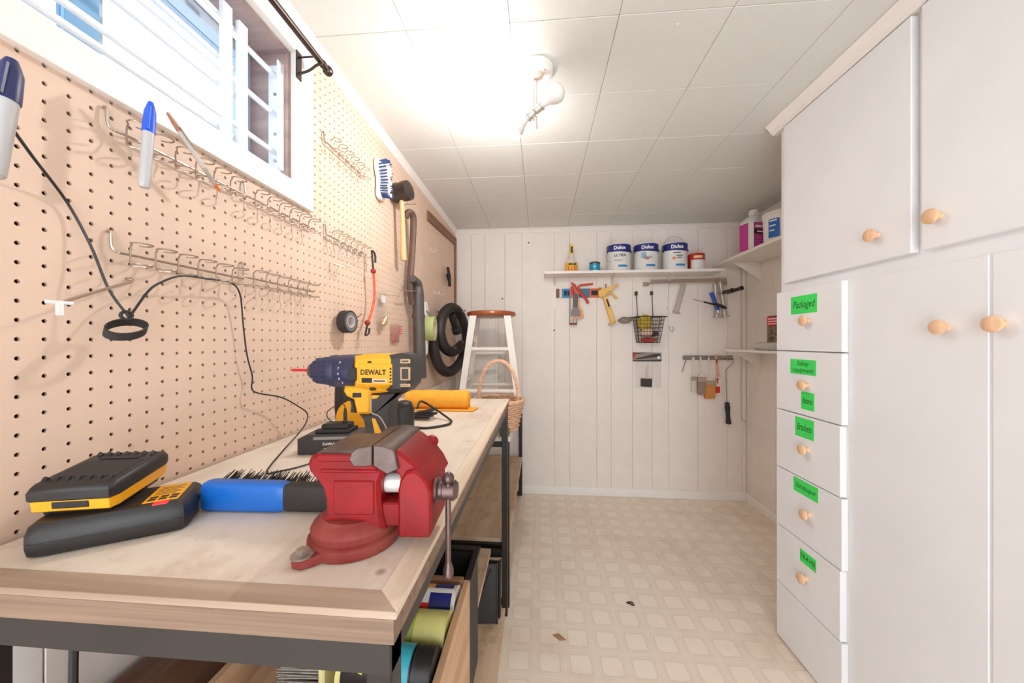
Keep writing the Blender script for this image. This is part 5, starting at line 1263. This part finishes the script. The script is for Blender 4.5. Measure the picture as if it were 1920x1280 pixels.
for i, (u0, v0, u1, v1, nm) in enumerate(((1352, 551, 1373, 546, 'shorter dark steel pipe nipple jutting out by the corner'), (1364, 550, 1391, 542, 'longer dark steel pipe jutting out by the corner'))):
    h0, h1 = 2.0, 7.5
    a, b_ = Vector((BX(u0, h0), y0 - h0, BZ(v0, h0))), Vector((BX(u1, h1), y0 - h1, BZ(v1, h1)))
    d_ = (b_ - a).normalized(); L_ = (b_ - a).length
    t = thing('steel_pipe', nm, 'pipe', a, 0, 'steel pipe ends by the corner')
    MB().lathe([(0.3, 0), (0.55, 0.1), (0.55, L_ - 0.4), (0.66, L_ - 0.35), (0.66, L_), (0.45, L_), (0.42, L_ - 0.8), (0.001, L_ - 0.8)], 16, (0, 0, 0), d_).build('tube', PIPE, t)
    MB().tube([Vector((0, 2.0, 0.6)), Vector((0, 0.8, 0.5)), Vector((0, 0, 0))], 0.1, 6, 2).build('peg', WIRE, t)

# ------------------------------------------------------------------ hanging wire basket with gloves
BWM = M('basket_wire', (70, 58, 50), 0.4, metal=0.5)
xl, xr = BX(1190, 3), BX(1242, 3); zt, zb_ = BZ(594, 3), BZ(642, 3); xm = (xl + xr) / 2
wb = thing('wire_basket', 'dark wire basket hung on two rods on the back wall', 'basket', (xm, y0 - 2.6, zb_))
for u in (1193, 1222):
    MB().cyl((BX(u, 0.6), y0 - 0.6, BZ(548, 0.6)), (BX(u, 0.6) + 0.3, y0 - 0.9, zt), 0.12, n=8).box(BX(u, .6) - 0.4, BX(u, .6) + 0.4, y0 - 0.75, y0 - 0.02, BZ(553, .6), BZ(546, .6), 0.08).build('hanging_rod', BWM, wb, world=True)
MB().cyl((xl - 1.0, y0 - 0.9, zt), (xr + 2.2, y0 - 0.9, zt + 0.2), 0.15, n=8).build('cross_rod', BWM, wb, world=True)
def brect(f, ins): return [(xl + ins, y0 - 5.2 + ins, 0), (xr - ins, y0 - 5.2 + ins, 0), (xr - ins, y0 - 0.5 - ins * 0.3, 0), (xl + ins, y0 - 0.5 - ins * 0.3, 0)]
for j in range(8):
    f = j / 7; ins = 1.1 * f; z = zt + (zb_ - zt) * f
    q = [Vector((a, b_, z)) for a, b_, _ in brect(f, ins)]
    MB().tube(q + [q[0]], 0.13 if j in (0, 7) else 0.07, 6).build('hoop_wire', BWM, wb, world=True)
for i in range(9):
    f = i / 8
    a = Vector((xl + (xr - xl) * f, y0 - 5.2, zt)); b_ = Vector((xl + 1.1 + (xr - xl - 2.2) * f, y0 - 4.1, zb_)); c_ = Vector((b_.x, y0 - 0.85, zb_)); d_ = Vector((a.x, y0 - 0.5, zt))
    MB().tube([a, b_, c_, d_], 0.06, 6).build('rib_wire', BWM, wb, world=True)
for i in range(4):
    f = (i + 0.5) / 4
    MB().tube([(xl, y0 - 5.2 + 4.7 * f, zt), (xl + 1.1, y0 - 4.1 + 3.2 * f, zb_), (xr - 1.1, y0 - 4.1 + 3.2 * f, zb_), (xr, y0 - 5.2 + 4.7 * f, zt)], 0.06, 6).build('rib_wire', BWM, wb, world=True)
YGL = M('glove_yellow', (226, 196, 60), 0.7, var=0.25, vscale=50, col2=(170, 140, 40))
def lump(name, label, cat, c, sq, m_, r=1.0, seed=0):
    mb = MB(); R = []; n, m2 = 14, 9; rr_ = random.Random(seed); ph = [rr_.uniform(0, 6) for _ in range(5)]
    for i in range(m2 + 1):
        a = math.pi * i / m2; row = []
        for j in range(n):
            t_ = 2 * math.pi * j / n; w_ = 1 + 0.16 * math.sin(3 * t_ + ph[0] + i) + 0.1 * math.sin(5 * t_ + ph[1]) * math.sin(a * 3 + ph[2])
            row.append((c[0] + r * sq[0] * w_ * max(math.sin(a), 0.01) * math.cos(t_), c[1] + r * sq[1] * w_ * max(math.sin(a), 0.01) * math.sin(t_), c[2] - r * sq[2] * math.cos(a)))
        R.append(row)
    return tag(mb.rings(R).build(name, m_, ang=80), label, cat)
lump('work_gloves', 'yellow work gloves heaped in the hanging wire basket', 'gloves', (xl + 3.0, y0 - 2.9, zt - 1.6), (2.2, 1.5, 2.3), YGL, seed=3)
lump('pale_rag', 'pale cream rag in the middle of the wire basket', 'rag', (xl + 3.6, y0 - 3.0, zt - 4.6), (2.1, 1.2, 1.2), M('rag_pale', (232, 206, 176), 0.8), seed=4)
lump('red_cloth', 'red cloth at the bottom of the wire basket', 'cloth', (xm - 0.1, y0 - 2.9, zb_ + 0.75), (2.4, 1.1, 0.65), M('cloth_red', (204, 60, 56), 0.8, var=0.2), seed=5)
lump('plum_strap', 'dark plum strap roll in right of the wire basket', 'strap', (xr - 2.5, y0 - 3.2, zt - 5.0), (1.1, 1.0, 0.85), M('strap_plum', (72, 44, 62), 0.7), seed=6)
lump('grey_twine', 'grey twine bundle hooked on left of the wire basket', 'twine', (BX(1172, 1.2), y0 - 1.2, BZ(600, 1.2)), (2.0, 0.7, 1.0), M('twine_grey', (146, 130, 116), 0.9, var=0.3, vscale=80), seed=7)
p = BW(1258, 617, 0.0)
tag(MB().tube([(p.x - 0.6, y0 - 0.05, p.z + 0.9), (p.x - 0.2, y0 - 0.5, p.z - 0.6), (p.x + 0.3, y0 - 0.6, p.z - 0.8), (p.x + 0.6, y0 - 0.3, p.z + 0.3), (p.x + 0.2, y0 - 0.1, p.z + 0.8)], 0.1, 6, 3).build('cup_hook', STEEL), 'little metal cup hook right of the wire basket', 'hook')

# ------------------------------------------------------------------ packaged foam brush
pg = thing('packaged_foam_brush', 'clear package with black foam brush and printed header card', 'package', (BX(1214, .3), y0 - 0.3, BZ(727, .3)))
flat([(1186, 660), (1240, 661), (1240, 677), (1186, 677)], 0.2, 0.35, 'header_card', M('card_grey', (150, 138, 128), 0.5), pg)
flat([(1187, 662), (1212, 661), (1190, 664)], 0.35, 0.4, 'printed_mark', INK, pg); flat([(1188, 673), (1224, 664), (1238, 663), (1238, 668), (1200, 673)], 0.35, 0.39, 'printed_mark', M('print_dark', (64, 54, 50), 0.5), pg)
flat([(1187, 675), (1240, 674), (1240, 677), (1187, 677)], 0.35, 0.39, 'printed_mark', M('print_dark', (64, 54, 50)), pg); flat([(1186, 662), (1190, 660), (1190, 668), (1187, 672)], 0.35, 0.4, 'printed_mark', REDINK, pg)
MB().cyl((BX(1235, .4), y0 - 0.45, BZ(670, .4)), (BX(1235, .4), y0 - 0.35, BZ(670, .4)), 0.45, n=14).build('hang_hole', WHITEINK, pg, world=True)
flat([(1190, 677), (1240, 677), (1240, 727), (1190, 727)], 0.3, 0.32, 'bag_film', CLEAR('bag_clear', (255, 255, 255), 0.05, 0.15, 0.0), pg)
flat([(1201, 709), (1222, 710), (1221, 725), (1201, 724)], 0.35, 0.8, 'foam_pad', M('foam_dark', (72, 64, 60), 0.9), pg, 0.1)
flat([(1213, 684), (1216, 684), (1214, 710), (1210, 710)], 0.4, 0.65, 'stick', M('stick_pink', (222, 196, 190), 0.6), pg)

# ------------------------------------------------------------------ brush rack
rk = thing('brush_rack', 'grey metal strip with pegs carrying paint brushes', 'tool rack', (BX(1326, .5), y0, BZ(674, .5)))
flat([(1280, 666), (1373, 666), (1373, 674), (1280, 674)], 0.02, 0.45, 'strip', M('strip_grey', (146, 136, 128), 0.45, metal=0.4, var=0.2, vscale=40), rk, 0.05)
for u in (1299, 1313, 1328, 1344): MB().cyl((BX(u, .5), y0 - 0.4, BZ(670, .5)), (BX(u, 1.6), y0 - 1.6, BZ(669, .5)), 0.12, n=8).build('peg', BLACKMETAL, rk, world=True)
bt_([(1287, 672, 0.5), (1286, 676, 1.0), (1283, 684, 1.0), (1279, 697, 1.0)], 0.13, 'side_hook', STEEL, rk)
def brush(label, u0, u1, vt, vf, vb, w0, w1, hm, bm_, h=1.0, ferr=True):
    t = thing('paint_brush', label, 'paint brush', (BX(u1, h), y0 - h, BZ(vb, h)), 0, 'paint brushes on the grey strip')
    flat([(u0 - w0, vt), (u0 + w0, vt), (u0 + w0 * 0.9, vt + 10), (u1 + w0 * 0.8, vf - 8), (u1 + w1, vf), (u1 - w1, vf), (u1 - w0 * 0.8, vf - 8), (u0 - w0 * 0.9, vt + 10)], h - 0.2, h + 0.2, 'handle', hm, t, 0.08)
    f2 = vf + (vb - vf) * 0.25
    flat([(u1 - w1, vf), (u1 + w1, vf), (u1 + w1, f2), (u1 - w1, f2)], h - 0.35, h + 0.35, 'ferrule', M('ferrule', (196, 176, 150), 0.35, metal=0.5), t, 0.05)
    flat([(u1 - w1, f2), (u1 + w1, f2), (u1 + w1 * 1.02, vb), (u1 - w1 * 1.02, vb)], h - 0.33, h + 0.33, 'bristles', bm_, t, 0.08)
HWT = M('brush_white', (226, 214, 202), 0.5); HP = M('brush_salmon', (222, 166, 140), 0.5)
brush('narrow paint brush with white bristles, leftmost on the strip', 1299, 1299.5, 668, 705, 733, 2.4, 4.2, HWT, M('bristle_white', (222, 208, 190), 0.7), 0.9)
brush('paint brush with grey tan bristles, second on the strip', 1313, 1314.5, 668, 706, 738, 1.8, 7, HWT, M('bristle_tan', (150, 128, 108), 0.7, var=0.25, vscale=90), 1.5)
brush('wide golden bristle paint brush in the middle of the strip', 1328, 1329.5, 668, 712, 745, 1.6, 9.5, HWT, M('bristle_gold', (206, 140, 66), 0.7, var=0.2, vscale=90), 0.9)
t = thing('sleeved_paint_brush', 'salmon handled paint brush in a printed red and white sleeve', 'paint brush', (BX(1346, 1), y0 - 1, BZ(737, 1)))
flat([(1340, 664), (1344, 664), (1347, 690), (1348, 706), (1343, 706), (1342, 690)], 0.8, 1.2, 'handle', HP, t, 0.08)
flat([(1341, 705), (1351, 705), (1351, 737), (1341, 737)], 0.65, 1.35, 'sleeve', M('sleeve_white', (230, 216, 210), 0.5), t, 0.05)
flat([(1342, 723), (1350, 723), (1350, 735), (1342, 735)], 1.35, 1.38, 'printed_block', REDINK, t); flat([(1343, 708), (1349, 707), (1346, 713), (1348, 719), (1344, 716)], 1.35, 1.38, 'printed_block', M('sleeve_rust', (176, 84, 60), 0.5), t)
flat([(1343, 672), (1345, 672), (1345, 680), (1343.5, 680)], 1.2, 1.23, 'lettering_panel', INK, t)
rf = thing('paint_roller_frame', 'paint roller frame with cranked wire and black grip', 'paint roller', (BX(1366, 1), y0 - 1, BZ(792, 1)))
bt_([(1345, 669, 1.0), (1372, 669, 1.0), (1374, 678, 1.0), (1370, 684, 1.0), (1361, 692, 1.0), (1361, 700, 1.0), (1363, 752, 1.0)], 0.14, 'wire', CHROME, rf, 4)
MB().lathe([(0.45, 0), (0.75, 0.2), (0.7, 1.0), (0.55, 2.0), (0.62, 4.0), (0.75, 5.2), (0.55, 5.8), (0.75, 6.3), (0.3, 6.6)], 16, (BX(1366, 1), y0 - 1, BZ(792, 1)), (-0.06, 0, 1)).build('grip', BLACKRUB, rf, world=True)

# thin bead chain loop by the corner
pts = [(BX(1390, .2), y0 - 0.15, BZ(500, .2)), (BX(1390, .2), y0 - 0.15, BZ(640, .2)), (BX(1390, .2), y0 - 0.15, BZ(770, .2)), (BX(1393, .2), y0 - 0.15, BZ(783, .2)), (BX(1397, .2), y0 - 0.15, BZ(785, .2)), (BX(1400, .2), y0 - 0.15, BZ(778, .2)), (BX(1400, .2), y0 - 0.15, BZ(640, .2)), (BX(1400, .2), y0 - 0.15, BZ(500, .2))]
tag(MB().tube(pts, 0.06, 6, 4).build('pull_chain', M('chain_grey', (176, 168, 158), 0.4, metal=0.5)), 'thin grey pull chain looped down the back right corner', 'chain')
# small marks on the back wall: leftover screws
for i, (u, v, l_) in enumerate(((991, 455, 'dark screw head left of the spray bottle near ceiling'), (1039, 619, 'dark screw head below the tool strip'), (942, 560, 'dark screw head on wall above the stool seat'))):
    p = BW(u, v, 0.0)
    tag(MB().lathe([(0.22, 0), (0.24, 0.08), (0.1, 0.14), (0.001, 0.14)], 10, (p.x, y0, p.z), (0, -1, 0)).build('wall_screw', BLACKMETAL), l_, 'screw', 'leftover screws in the back wall')

# ------------------------------------------------------------------ under the bench
CRT = WOOD('crate_wood', (178, 138, 104), (206, 170, 136), axis=1, scale=7, squash=0.1)
cz0, cz1 = 11.95, 27.8; cx0, cx1, cy0, cy1 = 7.6, 21.2, 14.0, 28.8
crt = thing('wooden_crate', 'open plywood crate with handle slots holding spray cans under bench', 'crate', ((cx0 + cx1) / 2, (cy0 + cy1) / 2, cz0))
MB().box(cx0, cx0 + 0.5, cy0, cy1, cz0, cz1, 0.04).build('side', CRT, crt, world=True)
sdp = MB().prism([(cy0, cz0), (cy1, cz0), (cy1, cz1), (cy0, cz1 - 0.2)], cx1 - 0.5, cx1, 'yz', 0.04).build('side', CRT, crt, world=True)
for ya, yb in ((16.4, 19.4), (24.0, 27.0)): MB().box(cx1 - 0.52, cx1 - 0.45, ya, yb, cz1 - 1.6, cz1 - 0.6).build('handle_slot', M('slot_shade', (60, 42, 30), 0.8), sdp, world=True)  # solid dark inset in place of the shade inside a cut slot
MB().box(cx0 + 0.5, cx1 - 0.5, cy1 - 0.5, cy1, cz0, cz1 + 0.3, 0.04).build('end', WOOD('crate_end', (122, 86, 62), (150, 110, 82), axis=0, scale=7), crt, world=True)
MB().box(cx0 + 0.5, cx1 - 0.5, cy0, cy0 + 0.5, cz0, cz1 - 6, 0.04).build('end', CRT, crt, world=True)
FLZ = 25.8
MB().box(cx0 + 0.5, cx1 - 0.5, cy0 + 0.5, cy1 - 0.5, cz0 + 0.05, FLZ, 0.04).build('inner_floor', CRT, crt, world=True)
def spray(name, label, x0, x1, y, r, m_, cap=None, lbl=()):
    t = thing(name, label, 'spray can', ((x0 + x1) / 2, y, FLZ), 0, None)
    z = r
    a, b_ = x0 - (x0 + x1) / 2, x1 - (x0 + x1) / 2
    MB().lathe([(r * 0.95, a), (r, a + 0.1), (r, b_ - 0.12), (r * 1.02, b_ - 0.1), (r * 1.02, b_), (r * 0.85, b_ - 0.05), (0.001, b_ - 0.15)], 28, (0, 0, z), (1, 0, 0)).build('can', m_, t)
    def slv(xa, xb, a0, a1, m2, nm, lip=0.02):
        vs, fs = [], []; n = 12
        for j in range(n + 1):
            g_ = math.radians(a0 + (a1 - a0) * j / n)
            for xx in (xa, xb): vs.append((xx - (x0 + x1) / 2, -(r + lip) * math.cos(g_), z + (r + lip) * math.sin(g_)))
        for j in range(n): fs.append((2 * j, 2 * j + 2, 2 * j + 3, 2 * j + 1))
        return MB().add(vs, fs).build(nm, m2, t)
    return t, slv, z
SW = M('spray_white', (222, 216, 208), 0.35); NV = M('spray_navy', (32, 40, 110), 0.35); OG = M('spray_orange', (226, 84, 30), 0.4); RD = M('spray_red', (206, 30, 26), 0.4)
t, slv, z = spray('white_spray_can', 'white spray can with navy and red blocks lying at crate far end', 14.6, 20.6, 26.9, 1.3, SW)
slv(18.6, 20.3, 5, 70, NV, 'printed_block'); slv(17.7, 18.6, 5, 40, RD, 'printed_block'); slv(17.7, 18.6, -25, 5, OG, 'printed_block'); slv(18.6, 20.3, -25, 4, NV, 'printed_block')
slv(18.8, 20.3, 88, 130, NV, 'printed_block'); slv(18.0, 18.8, 88, 130, M('spray_peach', (230, 160, 80), 0.4), 'printed_block')
text('lettering', 'OYANT', 0.42, INK, t, (-0.55, -1.2, z + 0.75), (0, 0.62, 0.78), (-1, 0, 0), bold=0.02)
text('lettering', 'XES', 0.42, INK, t, (0.02, -1.2, z + 0.75), (0, 0.62, 0.78), (-1, 0, 0), bold=0.02)
t, slv, z = spray('yellow_green_spray_can', 'pale yellow green spray can lying in the middle of crate', 13.2, 20.6, 24.2, 1.33, M('spray_lime', (206, 200, 122), 0.4))
slv(16.4, 18.4, 10, 110, M('spray_leaf', (150, 166, 70), 0.5), 'printed_block'); slv(14.4, 16.2, 10, 120, SW, 'printed_block')
t, slv, z = spray('black_cap_spray_can', 'spray can with black label, yellow lettering and ribbed black cap', 14.9, 19.2, 21.5, 1.25, M('spray_black', (34, 30, 34), 0.35))
slv(18.0, 19.1, 0, 150, M('spray_teal', (60, 170, 190), 0.4), 'printed_block'); slv(16.7, 17.4, 15, 130, M('spray_teal2', (80, 176, 190), 0.4), 'printed_block')
text('lettering', 'Invis', 0.8, M('yellow_ink', (236, 220, 60), 0.5, var=0), t, (-1.0, -0.7, z + 1.1), (0, 0.75, 0.62), (-1, 0.1, 0.3), bold=0.03)
text('lettering', 'Gl', 0.8, M('yellow_ink', (236, 220, 60)), t, (-0.3, -0.7, z + 1.12), (0, 0.75, 0.62), (-1, 0.1, 0.3), bold=0.03)
MB().lathe([(1.2, 2.15), (1.28, 2.2), (1.22, 2.4), (1.28, 2.6), (1.22, 2.8), (1.28, 3.0), (1.22, 3.2), (1.26, 3.4), (1.1, 3.5), (0.001, 3.5)], 24, (0, 0, z), (1, 0, 0)).build('cap', BLACKPL, t)
MB().lathe([(1.26, -2.15), (1.3, -2.2), (1.3, -2.45), (1.0, -2.5), (0.001, -2.5)], 24, (0, 0, z), (1, 0, 0)).build('rim', M('rim_yellow', (214, 204, 130), 0.5), t)
# bristle brush in the crate
gb2 = thing('grey_bristle_brush', 'brush with long grey bristles lying in the crate', 'brush', (13.0, 21.4, FLZ))
MB().box(0.6, 1.0, -1.3, 1.3, 0.0, 2.5, 0.1).build('block', M('brush_cream', (206, 196, 140), 0.5), gb2)
bm_ = MB()
for j in range(220):
    y, z = random.uniform(-1.2, 1.2), random.uniform(0.1, 2.4)
    bm_.cyl((0.6, y, z), (-2.0 + random.uniform(-0.2, 0.2), y * 1.15, z * 0.98 + random.uniform(-0.05, 0.15)), 0.05, 0.04, n=4, cap=False)
bo_ = bm_.build('bristles', M('bristle_grey', (146, 138, 128), 0.6, var=0.3, vscale=90), gb2); bo_['kind'] = 'stuff'
tag(MB().box(0.5, 2.9, 14.2, 58, 11.96, 26.6, 0.08).build('brown_panel', WOOD('panel_brown', (96, 66, 48), (138, 102, 78), axis=1, scale=8)), 'long dark brown board standing against wall under the bench', 'board')
cordobj('hanging_cable', [(4.5, 15.2, TZ - 2.6), (4.4, 15.2, 30), (4.6, 15.3, 22), (4.7, 15.3, 12.1)], 0.17, BLACKPL, 'black cable hanging straight down under the bench end', 'cord')
tb2 = thing('black_bin', 'black plastic bin behind the crate under the bench', 'bin', (15.7, 34.2, 11.95))
for nm, bx in (('wall', (-4.4, -4.1, -4.6, 4.6)), ('wall', (4.1, 4.4, -4.6, 4.6)), ('wall', (-4.1, 4.1, -4.6, -4.3)), ('wall', (-4.1, 4.1, 4.3, 4.6))):
    MB().box(*bx, 0, 12.6, 0.05).build(nm, BLACKRUB, tb2)
MB().box(-4.1, 4.1, -4.3, 4.3, 0, 9.0, 0.05).build('contents', M('bin_dust', (84, 68, 56), 0.9, var=0.3), tb2)
for bx in ((-4.7, -4.0, -4.9, 4.9), (4.0, 4.7, -4.9, 4.9), (-4.0, 4.0, -4.9, -4.2), (-4.0, 4.0, 4.2, 4.9)): MB().box(*bx, 12.3, 12.7, 0.08).build('rim', BLACKPL, tb2)
for i, (x, y, rz, tl, l_) in enumerate(((17.6, 56.6, 6, -8, 'black plastic tray standing upright, front one by bench leg'), (17.9, 58.3, -4, -3, 'black plastic tray standing upright, rear one by bench leg'))):
    tt = thing('black_tray', l_, 'tray', (x, y, 1.5), rot=Matrix.Rotation(math.radians(rz), 3, 'Z') @ Matrix.Rotation(math.radians(tl), 3, 'X'), group='black trays under the bench')
    MB().box(-2.4, 2.4, -0.3, 0.1, 0.1, 9.2, 0.08).build('panel', BLACKPL, tt)
    for bx in ((-2.6, -2.3, 0, 9.4), (2.3, 2.6, 0, 9.4)): MB().box(bx[0], bx[1], -0.5, 0.3, bx[2] + 0.1, bx[3], 0.08).build('lip', BLACKPL, tt)
    MB().tube([(-1.6, -0.4, 0.8), (1.4, -0.45, 8.4)], 0.12, 6).build('rib', BLACKRUB, tt)
# debris on the floor
p = FL(1182, 1132, 0.02)
tag(MB().tube([(p.x + 0.5 * math.cos(a * 1.3) * (1 + 0.3 * math.sin(3 * a)), p.y + 0.35 * math.sin(a), 0.12 + 0.06 * math.sin(2 * a)) for a in [0.5 * q for q in range(14)]], 0.09, 6, 2).build('debris_curl', BLACKMETAL), 'tiny black curl of debris on the vinyl floor', 'debris')
p = FL(1050, 1196, 0.02)
tag(MB().prism([(p.x - 1.2, p.y + 0.5), (p.x - 0.2, p.y + 0.9), (p.x + 1.0, p.y - 0.3), (p.x - 0.1, p.y - 0.5)], 0.01, 0.08, 'xy').build('wood_chip', WOOD('chip_wood', (150, 110, 80), (190, 150, 116), 0)), 'brown wood chip on the floor in front of bench', 'debris')
